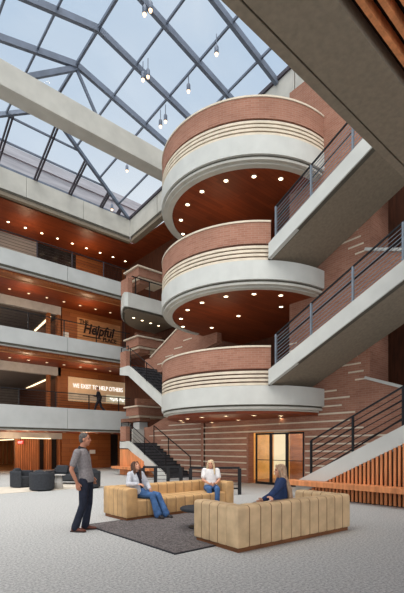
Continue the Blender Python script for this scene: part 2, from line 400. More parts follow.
MB().box(-w, w, -.03, .05, 0, 1.72).build('sign_board', M['signback'], t)
text('WE EXIST TO HELP OTHERS', .44, M['white_glow'], t, (-w + .32, -.05, .98), R90, off=0, fit=2 * w - .75)
MB().box(.55, w - .1, -.05, -.02, .12, .68).build('screen', M['screen'], t)
pts = [(.85 + i * .03, -.08, .36 + .075 * math.sin(i * 1.15) + .045 * math.sin(i * .47)) for i in range(42)]
MB().tube(pts, .035, 5).build('script_lettering', M['white_glow'], t)
MB().box(-w, .5, -.045, -.02, .12, .62).build('lower_panel', M['stone'], t)
o = MB().box(-.22, .22, -.05, 0, -.14, .14).build('wall_plaque', M['white']); o.location = (u_on_v(92.5, 28.25), 28.29, 1.2)
tag(o, 'small white plaque on the wood wall behind the standing man', 'plaque')
o = MB().box(-.2, .2, -.05, 0, -.28, .28).build('wall_notice', M['white']); o.location = (u_on_v(66, 28.25), 28.29, 9.35)
tag(o, 'white notice on the wood wall beside the script sign', 'notice')
t = thing('exit_sign', 'red exit sign hanging from the lobby bulkhead', 'sign', at(20.5, 27.3, 1.62))
t.rotation_euler = (0, 0, -math.radians(40.9))
MB().box(-.19, .19, -.03, .03, .12, .36).build('sign_box', M['exit'], t)
MB().bar((0, 0, .36), (0, 0, .49), .03, .03).build('stem', M['black'], t)
text('EXIT', .2, M['white_glow'], t, (-.16, -.034, .17), R90, ext=.003, sx=.75)

# gallery railings
for k in (1, 2, 3):
    t = thing('gallery_railing', 'slim dark post railing along the ' + lvname[k] + ' floor gallery edge', 'railing', (UL, VG + .15, FT[k]))
    h = 1.02 if k > 1 else .92
    pu = [8.43 + 2.1 * i - (0 if k == 3 else .5 if k == 2 else 1.0) for i in range(-5, 4)]
    for p in pu:
        if p > UR: continue
        MB().bar((p, VG + .15, FT[k]), (p, VG + .15, FT[k] + h), .05, .05).build('post', M['mull_in'] if k == 3 else M['black'], t, True)
    MB().bar((UL, VG + .15, FT[k] + h), (UR, VG + .15, FT[k] + h), .05, .045).build('top_rail', M['black'], t, True)
    for i in range(1, 6):
        MB().tube([(UL, VG + .15, FT[k] + h * i / 6), (UR, VG + .15, FT[k] + h * i / 6)], .009, 5).build('cable', M['black'], t, True)

# ------------------------------------------------------------------ round balconies (drums)
DC = Vector((13.12, 12.1)); DR = 3.68
def arc(mb, r0, r1, z0, z1, ph0, ph1, mi=0, n=48):
    # phi measured from the -u side towards -v (the near stair)
    mb.lathe([(r0, z0), (r1, z0), (r1, z1), (r0, z1)], (DC.x, DC.y, 0), n, PI + math.radians(ph0), PI + math.radians(ph1), mi)
    return mb
drum_label = {1: 'lowest round brick balcony, just above the glass doors', 2: 'middle round brick balcony of the stacked three', 3: 'topmost round brick balcony, nearest the skylight'}
for k in (1, 2, 3):
    z = FL[k]; p0, p1 = (-56, 54.5) if k < 3 else (-90, 90)
    t = thing('round_balcony', drum_label[k], 'balcony', (DC.x, DC.y, z - .9))
    arc(MB(), DR - .22, DR, z + .52, z + 1.24, p0, p1).build('brick_parapet', M['brick'], t, True)
    arc(MB(), DR - .25, DR + .025, z + 1.24, z + 1.3, p0, p1).build('coping', M['stone'], t, True)
    arc(MB(), DR - .25, DR - .05, z - .06, z + .52, p0, p1).build('band_recess', M['gap'], t, True)
    for i in range(4):
        zz = z - .05 + i * .135
        arc(MB(), DR - .2, DR + .01, zz, zz + .085, p0, p1).build('stone_band', M['stone'], t, True)
    arc(MB(), DR - .3, DR + .03, z - .7, z - .06, -90, 90).build('concrete_fascia', M['conc'], t, True)
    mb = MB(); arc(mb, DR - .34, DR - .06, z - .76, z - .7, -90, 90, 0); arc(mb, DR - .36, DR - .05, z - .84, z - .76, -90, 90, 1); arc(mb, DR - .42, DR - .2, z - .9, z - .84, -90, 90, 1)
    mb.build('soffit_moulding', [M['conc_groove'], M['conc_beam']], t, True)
    mb = MB(); lo = .14 if k == 1 else 0; arc(mb, .02, DR - .22, z - .86 - lo, z - .8, -90, 90, 0); mb.box(DC.x, 16.3, 8.6, 15.6, z - .86, z - .8)
    mb.build('wood_soffit', M['soffit'], t, True)
    mb = MB(); arc(mb, .02, DR - .24, z - .3, z, -90, 90); mb.box(DC.x, 16.3, 8.5, 15.6, z - .3, z)
    mb.build('floor_slab', M['conc_gray'], t, True)
# recessed lights under the round balconies
rl = [(183, 234), (181, 220), (187.6, 204.6), (202, 191.5), (226, 180.7), (254, 176.4), (280.8, 178.8)]
zr = FL[3] - .87
lp = None
def downlight(pos, label, group, first=None, r=.075, m='lamp'):
    t = thing('recessed_downlight', label, 'light', pos, 0, group) if first is None else copy_tree(first)
    if first is None:
        MB().lathe([(r, -.02), (r + .03, -.02), (r + .03, 0), (r, 0)], (0, 0, 0), 14).build('trim_ring', M['stone'], t)
        MB().lathe([(.001, -.012), (r, -.012), (r, -.006), (.001, -.006)], (0, 0, 0), 14).build('lamp_disc', M[m], t)
    else:
        t.location = pos; t['label'] = label; t['group'] = group
    return t
for k, nm in ((3, 'topmost'), (2, 'middle'), (1, 'lowest')):
    for i, (px, py) in enumerate(rl):
        p = at(px, (zr - CAMZ) * F_PX / (H_PX - py))
        q = downlight((p.x, p.y, FL[k] - .862 - .14 * (k == 1)), ORD[i] + ' recessed light, counted from the left, under the ' + nm + ' round balcony', 'lights under the ' + nm + ' round balcony', lp)
        lp = lp or q
for i, (a, b) in enumerate(((13.05, 10.3), (12.6, 12.2), (12.9, 14.2))):
    for k, nm in ((2, 'middle'), (1, 'lowest')):
        downlight((a, b, FL[k] - .862 - .14 * (k == 1)), ORD[i] + ' recessed light of the inner row under the ' + nm + ' round balcony', 'inner lights under the ' + nm + ' round balcony', lp)
for i in range(9):
    downlight((7.6 + 1.02 * i, 26.85, 15.298), ORD[i] + ' recessed light from the left in the topmost wood soffit', 'lights in the topmost wood soffit', lp)
lq = None
for k, nm in ((3, 'top'), (2, 'third')):
    for i in range(8):
        q = downlight((7.75 + 1.15 * i, 27.1, SOF[k] - .042), ORD[i] + ' small ceiling light from the left under the ' + nm + ' gallery', 'lights under the ' + nm + ' gallery', lq, .07, 'lampdim')
        lq = lq or q
for i in range(7):
    downlight((7.4 + 1.15 * i, 26.2, SOF[1] - .042), ORD[i] + ' small ceiling light from the left over the ground floor lounge', 'lights over the ground floor lounge', lq)

# ------------------------------------------------------------------ brick core wall behind the drums
BU = 13.1; V0 = v_on_u(370, BU); V1 = v_on_u(289.5, BU)
mb = MB()
mb.box(BU, BU + .35, V0, V1, 3.3, 15.3)                                   # pier right of the drums
mb.box(BU, BU + .35, V0, 9.25, 0, 3.3); mb.box(BU, BU + .35, 12.1, 15.0, 0, 2.7); mb.box(BU, BU + .35, 9.25, 12.1, 2.16, 2.7)
mb.box(BU + .35, BU + 1.3, V0, V0 + .3, 0, 15.3)                            # return of the pier
for k in (1, 2, 3):                                                         # sloping inner parapets of the return flights
    z = FL[k]; zb = 0 if k == 1 else FL[k] - 2.2
    mb.prism([(V0, zb), (V0, z + .12), (-1, z - .4 * (V0 + 1)), (-1, zb)] if k == 1 else [(V0, z - 1.2), (V0, z + .12), (2, z + .12 - .38 * (V0 - 2)), (2, z - 1.2 - .38 * (V0 - 2))], 'x', BU, BU + .3)
struct('wall_core_brick', mb, M['brick'], 'red brick stair core wall right of the round balconies', 'wall')
mb = MB()
for k in (1, 2, 3):
    z = FL[k] + .12; mb.bar((BU + .12, V0 + .15, z + .03), (BU + .12, 2, z + .03 - .38 * (V0 - 2)), .4, .09)
struct('trim_core_coping', mb, M['conc'], 'pale sloping copings on the brick parapets at the right', 'trim')
mb = MB()
zs = [.3 + .268 * i for i in range(13)]
for i, z in enumerate(zs):
    e = V0 + .05 - max(0, 0) if i < 7 else [6.9, 7.4, 7.2, 7.7, 7.4, 7.9][i - 7]
    s0 = 9.2
    if i < 7: mb.box(BU - .02, BU + .02, 1.0 + (i % 2) * .6, s0 if z < 2.1 else 9.6, z, z + .055)
    else: mb.box(BU - .02, BU + .02, e, 9.6 if z > 2.7 else 15.0, z, z + .055)
    if z < 2.1: mb.box(BU - .02, BU + .02, 12.2, 15.0, z, z + .055)
for i in range(4):                                                          # short bands at the upper floors
    for k in (1, 2): mb.box(BU - .02, BU + .02, V1 - 1.1 + .25 * i, V1, FL[k] + 1.0 + .27 * i, FL[k] + 1.05 + .27 * i)
    for k in (1, 2): mb.box(BU - .02, BU + .02, 6.8 + .1 * i, 7.2 + .25 * i, FL[k] + .1 + .27 * i, FL[k] + .15 + .27 * i)
struct('trim_core_bands', mb, M['stone'], 'pale stone bands set in the right brick wall', 'trim')
# far side sloping brick wall (parapet of the return flight)
FU = 13.6
mb = MB()
mb.prism([(15.0, 0), (15.0, 4.2), (15.6, 4.2), (20.4, 2.72), (21.0, 2.72), (21.0, 0)], 'x', FU, FU + .3)
mb.hexa([(BU, 14.9, 0), (FU + .3, 15.2, 0), (FU + .3, 15.5, 0), (BU, 15.2, 0), (BU, 14.9, 2.85), (FU + .3, 15.2, 2.85), (FU + .3, 15.5, 2.85), (BU, 15.2, 2.85)])
for k in (1,):
    z = FL[k]; mb.prism([(14.6, z + 2.9), (14.6, z + 5.4), (15.4, z + 5.2), (20.3, z + 3.05), (20.9, z + 3.05), (20.9, z + 1.9), (20.3, z + 1.9)], 'x', FU, FU + .3)
struct('wall_far_brick', mb, M['brick'], 'sloping brick walls of the far stair behind the round balconies', 'wall')
mb = MB()
for i, z in enumerate(zs[:12]):
    top = 20.4 if z < 2.6 else 15.6 + (4.2 - z) / 1.48 * 4.8
    a = 15.05 + (0 if z < 2.75 else .5); b = min(top, [19.4, 20.2, 18.8, 20.6, 19.8, 20.9, 19.2, 20.6, 19.9, 18.5, 17.4, 17][i])
    if b > a: mb.box(FU - .02, FU + .02, a, b, z, z + .055)
for k in (1,):
    for i in range(5):
        c = 19.6 - i * .8; zz = FL[k] + 2.55 + i * .3; mb.box(FU - .02, FU + .02, c - .7, c, zz, zz + .05)
    mb.bar((FU + .12, 20.3, FL[k] + 3.08), (FU + .12, 15.4, FL[k] + 5.23), .36, .06)
struct('trim_far_bands', mb, M['stone'], 'pale stone bands set in the far brick wall', 'trim')
struct('wall_core_inner', MB().box(16.4, 16.6, 0, 28, 0, 15.3), M['dark_wood'], 'dark inner wall of the stair core', 'wall')
struct('wall_core_end', MB().box(13.5, 16.4, 1.2, 1.4, 0, 15.3), M['dark_wood'], 'dark end wall of the stair core', 'wall')

# glass doors under the lowest balcony
DU = 13.25; d0, d1 = v_on_u(304, DU), v_on_u(255.5, DU)
t = thing('door_2', 'black framed glass doors glowing warm under the lowest round balcony', 'door', (DU, d1, 0)); t['kind'] = 'structure'
n = 3; w = (d1 - d0) / n
for i in range(n):
    a = d0 + i * w; f = MB()
    for q in (a + .03, a + w - .03): f.box(DU, DU + .06, q - .03, q + .03, 0, 2.14)
    f.box(DU, DU + .06, a + .06, a + w - .06, 2.06, 2.14).box(DU, DU + .06, a + .06, a + w - .06, 0, .1).box(DU, DU + .06, a + .06, a + w - .06, 1.0, 1.025)
    fo = f.build('door_frame', M['black'], t, True)
    p = MB().box(DU + .025, DU + .035, a + .06, a + w - .06, .1, 2.06).build('pane', M['doorglass'], fo)
    p.location = (-DU, -d1, 0)
mb = MB().box(16.0, 16.1, 8.5, 13.5, 0, 2.7).box(13.6, 16, 13.2, 13.3, 0, 2.7).box(13.6, 16, 8.5, 8.6, 0, 2.7).box(13.5, 16, 8.5, 13.3, 2.7, 2.75)
struct('wall_door_room', mb, M['warmwall'], 'faintly glowing warm walls of the room behind the glass doors', 'wall')
for i, (q, c) in enumerate(((9.4, 'wood_v'), (11.2, 'wood_light'))):
    tag(MB().box(15.7, 15.98, q, q + .7, 0, 2.3).build('wood_cabinet', M[c], bevel=.01), ('right' if i == 0 else 'left') + ' tall wood cabinet seen through the glass doors', 'cabinet')

tag(MB().box(15.9, 15.98, 12.2, 13.0, .2, 2.4).build('glow_panel', glow('cream_panel_glow', (255, 232, 190), 1.1)), 'added glowing cream panel for the light behind the left glass door', 'panel')  # added glowing sheet standing in for the pale light inside the room
struct('floor_door_room', MB().box(13.5, 16.0, 8.6, 13.2, .001, .01), M['woodfloor'], 'wood floor inside the glass doors', 'floor')
# ------------------------------------------------------------------ stairs
PITCH = .49
def flight_stringer(u, th, va, vb, za, sgn, h0, h1, par, m, name='stringer'):
    # sgn -1: rises as v falls.  top edge at za+h1, bottom edge za+h0
    zb = za + PITCH * abs(vb - va)
    return MB().prism([(va, za + h0), (va, za + h1), (vb, zb + h1), (vb, zb + h0)], 'x', u, u + th).build(name, m, par, True)
def treads(par, u0, u1, va, vb, za, zb, n, m, mr):
    dv = (vb - va) / n; dz = (zb - za) / n
    for i in range(n):
        z = za + dz * (i + 1); v = va + dv * i
        mb = MB().box(u0, u1, min(v, v + dv) - .02, max(v, v + dv) + .02, z - .05, z, 0).box(u0, u1, v - .012, v + .012, z - dz, z - .05, 1)
        mb.build('step', [m, mr], par, True)
NU0, NU1 = 10.8, 13.08
stairlab = {0: 'concrete stair flight with cedar slats rising from the floor at right', 1: 'concrete stair flight rising right from the lowest round balcony', 2: 'concrete stair flight rising right from the middle round balcony'}
for k in (0, 1, 2):
    z = FL[k]; va = 7.95 if k == 0 else 9.06; top = .47 if k == 0 else .45; vb = 4.3
    zmid = z + top - .22 + PITCH * (va - vb)
    t = thing('staircase', stairlab[k], 'staircase', (NU0, va, z))
    hb = top - .5
    flight_stringer(NU0, .16, va, vb - (3.5 if k == 0 else 1.6), z, -1, hb if k else 0, top, t, M['conc'])
    if k:
        MB().prism([(va + .05, z + hb + .06), (vb - 1.6, z + hb + .06 + PITCH * (va - vb + 1.6)), (vb - 1.6, z + hb - .02 + PITCH * (va - vb + 1.6)), (va + .05, z + hb - .02)], 'x', NU0 + .05, NU0 + .2).build('groove', M['conc_groove'], t, True)
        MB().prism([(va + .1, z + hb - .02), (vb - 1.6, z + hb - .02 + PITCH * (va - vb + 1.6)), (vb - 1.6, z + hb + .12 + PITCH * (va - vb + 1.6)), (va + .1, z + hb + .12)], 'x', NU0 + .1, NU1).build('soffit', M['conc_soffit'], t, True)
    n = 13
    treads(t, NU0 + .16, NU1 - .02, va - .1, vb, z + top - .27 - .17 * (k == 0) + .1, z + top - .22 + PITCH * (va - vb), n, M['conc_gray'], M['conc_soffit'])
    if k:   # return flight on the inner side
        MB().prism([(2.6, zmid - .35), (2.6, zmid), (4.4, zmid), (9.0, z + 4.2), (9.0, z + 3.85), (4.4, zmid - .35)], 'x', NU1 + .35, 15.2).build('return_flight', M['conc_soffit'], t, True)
    # railing
    rt = thing('stair_railing', 'dark metal railing on the ' + {0: 'stair with cedar slats', 1: 'flight above the lowest round balcony', 2: 'flight above the middle round balcony'}[k], 'railing', (NU0, va, z))
    fz = lambda v: z + top + PITCH * (va - v)
    pv = [8.8, 7.43, 6.05, 4.66, 3.28] if k else [7.43, 6.05, 4.66, 3.28]
    mm = M['steel'] if k else M['black']
    for v in pv: MB().bar((NU0 + .08, v, fz(v) - .25), (NU0 + .08, v, fz(v) + 1.02), .05, .07, up=(1, 0, 0)).build('post', mm, rt, True)
    e0, e1 = pv[0], 2.6
    MB().bar((NU0 + .08, e0, fz(e0) + 1.02), (NU0 + .08, e1, fz(e1) + 1.02), .045, .04).build('top_rail', M['black'], rt, True)
    nc = 9 if k else 6
    for i in range(1, nc):
        q = 1.02 * i / nc
        MB().tube([(NU0 + .08, e0, fz(e0) + q), (NU0 + .08, e1, fz(e1) + q)], .011 if k else .014, 5).build('cable', mm, rt, True)
    MB().tube([(NU0 + .2, e0, fz(e0) + .72), (NU0 + .2, e1, fz(e1) + .72)], .024, 6).build('handrail', M['black'], rt, True)
    if k == 0:
        MB().tube([(NU1 - .1, 8.1, .9), (NU1 - .1, 2.6, .9 + PITCH * 5.5)], .022, 6).build('handrail', M['black'], rt, True)
        MB().tube([(NU0 + .2, e0 - .2, fz(e0) + .12), (NU0 + .2, e1, fz(e1) + .42)], .024, 6).build('lower_handrail', M['black'], rt, True)
# slatted cedar side with bench ledge under the near stair
t = thing('slat_screen', 'cedar slat screen filling the side of the stair at right', 'screen', (NU0, 7.6, 0))
mb = MB()
v = 7.55
while v > -1.5:
    zt = min(4.5, PITCH * (7.95 - v) + .0)
    if zt > .1: mb.box(NU0 - .02, NU0 + .04, v - .03, v + .03, .02, zt)
    v -= .118
mb.build('slats', M['wood_slat'], t, True)
MB().prism([(7.7, 0), (7.7, .1), (-1.5, PITCH * 9.2), (-1.5, 0)], 'x', NU0 + .06, NU0 + .12).build('backing', M['dark'], t, True)
MB().box(NU0 - .42, NU0 - .025, -1.6, 8.05, .38, .53).build('bench_ledge', M['wood_slat'], t, True, bevel=.012)
t['label'] = 'cedar slat screen with long bench ledge under the stair at right'

# far stair
XU0, XU1 = 11.85, 13.55
for k, nm in ((0, 'ground'), (1, 'lowest round balcony')):
    z = FL[k]; vb = 19.9; va = 16.5 if k == 0 else 16.3; zmid = 1.78 if k == 0 else 5.98
    p = (zmid - z) / (vb - va)
    t = thing('staircase', 'far black stepped stair coming down to the atrium floor' if k == 0 else 'far stair flight left of the lowest round balcony, with white stringer', 'staircase', (XU0, va, z))
    e = .15
    MB().prism([(va - .2, z), (va - .2, z + .12), (vb, zmid + .1), (vb + .9, zmid + .1), (vb + .9, zmid - .3), (vb, zmid - .3), (va + .6, z)] if k == 0 else
               [(14.9, z - .45), (14.9, z + .1), (va, z + .1), (vb, zmid + .05), (vb + .9, zmid + .05), (vb + .9, zmid - .35), (vb, zmid - .5), (va, z - .45)], 'x', XU0, XU0 + .15).build('stringer', M['conc'], t, True)
    treads(t, XU0 + .15, XU1, va, vb, z, zmid, 11, M['tread'], M['riser'])
    MB().box(XU0 + .1, XU1 + 1.8, vb, vb + .9, zmid - .3, zmid).build('landing', M['conc_gray'], t, True)
    if k: MB().prism([(15, z - .4), (va, z - .4), (vb, zmid - .4), (vb, zmid - .3), (va, z - .25), (15, z - .25)], 'x', XU0 + .15, XU1).build('soffit', M['conc_soffit'], t, True)
    MB().prism([(va - .1, z), (va + .4, z), (vb, zmid - .25), (vb, z)], 'x', XU0 + .3, XU0 + .4).build('side_panel', M['wood_slat'] , t, True) if k == 0 else None
    tag(MB().box(XU0, XU0 + .3, 20.15, 20.75, zmid + .06, zmid + .92).build('brick_pier', M['brick']), 'small brick pier on the far stair landing, ' + ('nearest the floor' if k == 0 else 'beside the third floor gallery'), 'pier')
    rt = thing('stair_railing', 'black railing of the ' + ('far stepped stair near the floor' if k == 0 else 'far flight with white stringer'), 'railing', (XU0, va, z))
    fz = lambda v: z + p * (v - va)
    for uu in ((XU0 + .08,) if k else (XU0 + .08, XU1 - .06)):
        for v in (va, va + 1.9, vb - .1): MB().bar((uu, v, fz(v)), (uu, v, fz(v) + 1.05), .035, .035, up=(1, 0, 0)).build('post', M['black'], rt, True)
        for q in ((1.05, .022), (.8, .009), (.6, .009), (.4, .009), (.2, .009)) if k or uu < 12 else ((1.05, .022),):
            MB().tube([(uu, va, fz(va) + q[0]), (uu, vb - .1, fz(vb - .1) + q[0])], q[1], 6).build('rail', M['black'], rt, True)
    MB().tube([(XU0 + .05, vb + .05, zmid + .95), (XU0 + .05, vb + .05, zmid + 1.15), (XU0 + .05, vb + .8, zmid + 1.15), (XU0 + .05, vb + .8, zmid)], .03, 6).build('landing_rail', M['black'], rt, True)
    if k == 0:
        struct('wall_landing', MB().box(XU0 + .9, XU1, vb + 1.0, vb + 1.1, 0, 2.6), M['conc'], 'pale wall panel at the back of the far landing', 'wall')
t = thing('slat_screen', 'orange cedar panel with bench ledge under the far stair stringer', 'screen', (XU0, 18.3, 0))
MB().prism([(18.3, .0), (18.3, .8), (19.9, 1.42), (20.75, 1.42), (20.75, 0)], 'x', XU0 - .03, XU0 - .002).build('side_panel', M['wood_slat'], t, True)
MB().box(XU0 - .45, XU0 - .03, 17.2, 21.0, .34, .48).build('bench_ledge', M['wood_slat'], t, True, bevel=.012)

# top far landing balcony with rounded end
t = thing('landing_balcony', 'small round ended concrete balcony left of the middle round balcony', 'balcony', (12.2, 20.4, 9.4))
LB = [(16.3, 20.4), (12.15, 20.4), (11.98, 20.55), (12.1, 20.95), (12.3, 21.4), (12.55, 21.9), (12.9, 22.45), (13.35, 23.0), (13.95, 23.5), (14.7, 23.85), (16.3, 24.0)]
def shrink(d):
    c = Vector((15.0, 22.0)); return [(x if x > 16 else x + (c.x - x) / 3.0 * d, y + (d if y < 21 else -d * .6)) for x, y in LB]
MB().prism(shrink(0), 'z', 9.5, 10.3).build('concrete_fascia', M['conc'], t, True)
MB().prism(shrink(.08), 'z', 9.44, 9.5).build('groove', M['conc_groove'], t, True)
MB().prism(shrink(.22), 'z', 9.4, 9.46).build('soffit', M['conc_soffit'], t, True)
MB().box(12.15, 12.45, 20.45, 21.2, 10.3, 11.15).build('brick_pier', M['brick'], t, True)
for i in range(4): MB().bar((12.7 + i * .95, 20.5, 10.3), (12.7 + i * .95, 20.5, 11.3), .05, .05).build('post', M['black'], t, True)
MB().bar((12.45, 20.5, 11.3), (16.2, 20.5, 11.3), .05, .05).build('top_rail', M['black'], t, True)
for i in range(4):
    downlight((13.3 + .7 * i, 21.7 + .12 * i, 9.398), ORD[i] + ' recessed light from the left under the small round ended balcony', 'lights under the small round ended balcony', lp)
# brick bay parapets at the right end of each gallery
for k in (1, 2, 3):
    t = thing('brick_parapet_box', 'stepped brick parapet box at the right end of the ' + lvname[k] + ' gallery', 'parapet', (13.6, 21.6, FL[k] - .5))
    z = FL[k]
    MB().box(13.55, 15.6, 21.55, 23.0, z - .2, z + .3).build('brick_face', M['brick'], t, True)
    MB().box(13.42, 15.7, 21.42, 23.1, z + .3, z + .38).build('coping', M['stone'], t, True)
    MB().box(13.68, 15.6, 21.68, 22.9, z - .32, z - .2).build('lower_band', M['stone'], t, True)
    MB().box(13.8, 14.55, 21.8, 24.1, z - .55, z - .32).build('soffit', M['brick_dark'], t, True)
    MB().box(14.3, 16.3, 22.95, 23.2, z + .38, z + 1.0).build('rear_parapet', M['brick_dark'], t, True)
struct('wall_end_pier', MB().box(13.9, 14.5, 22.0, 22.7, 0, 3.1), M['conc_gray'], 'concrete pier under the brick parapet box', 'wall')

# black guard railings in front of the far stair
def guard(pa, pb, d, label, posts, zt=.9):
    A = at(pa, d); B = at(pb, d)
    t = thing('guard_railing', label, 'railing', A); dirv = (B - A).normalized()
    for q in posts:
        P = A.lerp(B, q); MB().bar((P.x, P.y, 0), (P.x, P.y, zt - .05), .11, .11, up=(dirv.x, dirv.y, 0)).build('post', M['black'], t, True)
    MB().bar((A.x, A.y, zt - .03), (B.x, B.y, zt - .03), .1, .07).build('top_rail', M['black'], t, True)
    MB().bar((A.x, A.y, .2), (B.x, B.y, .2), .06, .05).build('bottom_rail', M['black'], t, True)
    for i in range(1, 5): MB().tube([(A.x, A.y, .2 + .13 * i), (B.x, B.y, .2 + .13 * i)], .008, 5).build('cable', M['black'], t, True)
guard(190.5, 239.5, 13.5, 'black metal guard rail standing behind the blonde seated woman', (0, .3, 1))
guard(143, 181, 14.0, 'black metal guard rail at the foot of the far stepped stair', (0, .33, .66, 1))

# ------------------------------------------------------------------ near overhead slab and slat ceiling
mb = MB().box(-8, 10.7, 2.84, 3.62, 7.2, 8.2).box(-8, 10.7, 3.62, 3.65, 7.26, 8.2).box(-8, 10.7, 3.65, 3.8, 7.2, 8.2).box(-8, 10.7, -6, 2.84, 7.6, 8.2)
struct('ceiling_near_slab', mb, M['conc_soffit'], 'concrete gallery edge directly overhead', 'ceiling')
mb = MB(); v = 2.70
while v > -5: mb.box(-8, 10.7, v - .07, v, 7.22, 7.4); v -= .185
o = struct('ceiling_near_slats', mb, M['wood_slat'], 'wood slat ceiling overhead beside the concrete edge', 'ceiling')
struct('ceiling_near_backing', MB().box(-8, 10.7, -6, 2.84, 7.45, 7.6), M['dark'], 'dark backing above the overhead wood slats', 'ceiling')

# ------------------------------------------------------------------ skylight
RU, RZ, RV = 7.7, 18.33, 20.4
def eave_u(v): return 13.15 + (14.5 - 13.15) * (v - 3.0) / 21.1
EZ = 16.85
sk = thing('skylight', 'large gabled glass skylight with grey metal rafters over the atrium', 'skylight', (RU, 14, EZ)); sk['kind'] = 'structure'
LE = 2.1; SV0 = 3.0
def slope_pt(u, v, right=True):
    e = eave_u(v) if right else LE
    f = (u - RU) / (e - RU); return Vector((u, v, RZ + (EZ - RZ) * f))
g = MB()
g.add([(RU, SV0, RZ), (eave_u(SV0), SV0, EZ), (eave_u(24.2), 24.2, EZ), (RU, RV, RZ)], [(0, 1, 2, 3)])
g.build('glass_panel', M['glass'], sk, True)
MB().add([(RU, SV0, RZ), (LE, SV0, EZ), (LE, 24.2, EZ), (RU, RV, RZ)], [(0, 1, 2, 3)]).build('glass_panel', M['glass'], sk, True)
MB().add([(RU, RV, RZ), (eave_u(24.2), 24.2, EZ), (LE, 24.2, EZ)], [(0, 1, 2)]).build('glass_panel', M['glass'], sk, True)
def hipv(u):   # v where the hip line is at u
    e = eave_u(24.2) if u > RU else LE
    return RV + (24.2 - RV) * (u - RU) / (e - RU)
for v in (4.8, 6.85, 8.9, 11.0, 13.0, 15.2, 17.25, 19.3):
    MB().bar((RU, v, RZ - .1), (eave_u(v), v, EZ - .1), .15, .26).build('rafter', M['mull'], sk, True)
    MB().bar((RU, v, RZ - .1), (LE, v, EZ - .1), .15, .26).build('rafter', M['mull'], sk, True)
MB().bar((RU, SV0, RZ - .05), (RU, RV, RZ - .05), .1, .14).build('ridge', M['mull'], sk, True)
for u in (9.4, 11.1, 12.75):
    f = (u - RU) / (eave_u(14) - RU); v1 = RV + (24.2 - RV) * f
    a = Vector((RU + f * (eave_u(SV0) - RU), SV0, RZ + f * (EZ - RZ) - .04)); b = Vector((RU + f * (eave_u(24.2) - RU), v1, RZ + f * (EZ - RZ) - .04))
    MB().bar(a, b, .07, .1).build('purlin', M['mull'], sk, True)
for u in (6.0, 4.3, 2.6):
    f = (u - RU) / (LE - RU); v1 = RV + (24.2 - RV) * f
    MB().bar((u, SV0, RZ + f * (EZ - RZ) - .04), (u, v1, RZ + f * (EZ - RZ) - .04), .07, .1).build('purlin', M['mull'], sk, True)
for e in (eave_u(24.2), LE): MB().bar((RU, RV, RZ - .08), (e, 24.2, EZ - .05), .14, .2).build('hip_rafter', M['mull'], sk, True)
for u in (4.2, 6.25, 8.3, 10.35, 12.4, 13.6):
    f = abs(u - RU) / ((eave_u(24.2) if u > RU else LE) - RU) if u > RU else (u - RU) / (LE - RU)
    a = (u, 24.2, EZ - .05); b = (u, hipv(u), RZ + f * (EZ - RZ) - .05)
    for s in (-.07, .07): MB().bar((a[0] + s, a[1], a[2]), (b[0] + s, b[1], b[2]), .07, .12).build('glazing_bar', M['mull_in'], sk, True)
for q in (.36, .68):
    zz = EZ + (RZ - EZ) * q - .04; vv = 24.2 + (RV - 24.2) * q; uR = eave_u(24.2) + (RU - eave_u(24.2)) * q; uL = LE + (RU - LE) * q
    MB().bar((uL, vv, zz), (uR, vv, zz), .07, .09).build('glazing_bar', M['mull'], sk, True)
MB().bar((RU, 17.3, RZ - .2), (5.6, 17.3, 16.5), .16, .2).build('brace', M['mull'], sk, True)
MB().bar((RU, 17.3, RZ - .2), (8.7, 17.3, 16.5), .09, .12).build('brace', M['mull'], sk, True)
MB().bar((eave_u(SV0), SV0, EZ), (eave_u(24.2), 24.2, EZ), .14, .16).build('eave_rail', M['mull_in'], sk, True)
MB().bar((LE, 24.2, EZ), (eave_u(24.2), 24.2, EZ - .04), .12, .14).build('eave_rail', M['mull'], sk, True)
mb = MB().box(-6, 17.5, 26.2, 26.5, 16.6, 19.5).box(-6, 17.5, 26.1, 26.2, 18.9, 19.5)
tag(mb.build('roof_wall', M['roofgray']), 'grey rooftop wall seen through the far skylight glass', 'wall', None, 'structure')

# pendant spotlights
spots = [(144.5, 10, 0), (150.5, 6, 1), (143, 76, 2), (148, 73, 3), (188.5, 87.5, 4), (160.5, 123, 5), (165.5, 118, 6), (216.5, 50, 7), (112, 207, 8), (127, 168, 9)]
lab = ['left of the two spotlights at the top edge of the skylight', 'right of the two spotlights at the top edge of the skylight', 'left of the paired spotlights above the concrete beam', 'right of the paired spotlights above the concrete beam',
       'single spotlight hanging just left of the topmost round balcony', 'lower left of the paired spotlights beside the topmost round balcony', 'upper right of the paired spotlights beside the topmost round balcony',
       'single spotlight hanging above the topmost round balcony', 'small spotlight hanging by the far skylight corner', 'spotlight hanging beneath the concrete beam near the skylight corner']
first = None
for px, py, i in spots:
    if i < 8:
        t_ = (px - CX_PX) / F_PX; k_ = (H_PX - py) / F_PX      # on the plane hanging .45 m below the right glass slope
        # z = CAMZ + k d ; u = (CS t + SN) d ; slope z = RZ - .242 (u - RU) - .5
        d = (RZ + .25 * RU - .5 - CAMZ) / (k_ + .25 * (CS * t_ + SN))
    else:
        d = {8: 25.3, 9: 24.2}[i]
    p = at(px, d, CAMZ + (H_PX - py) / F_PX * d)
    if first is None:
        t = thing('spotlight', lab[i], 'light', p, 0, 'pendant spotlights under the skylight'); first = t
        MB().tube([(0, 0, .16), (0, 0, .62)], .018, 6).build('stem', M['mull'], t)
        MB().lathe([(.001, -.14), (.075, -.14), (.085, -.1), (.085, .1), (.05, .17), (.001, .17)], (0, 0, 0), 14).build('housing', M['mull'], t, smooth=True)
        MB().lathe([(.001, -.24), (.05, -.22), (.068, -.17), (.07, -.13), (.001, -.13)], (0, 0, 0), 14).build('lamp', M['bulb'], t, smooth=True)
    else:
        t = copy_tree(first); t.location = p; t['label'] = lab[i]

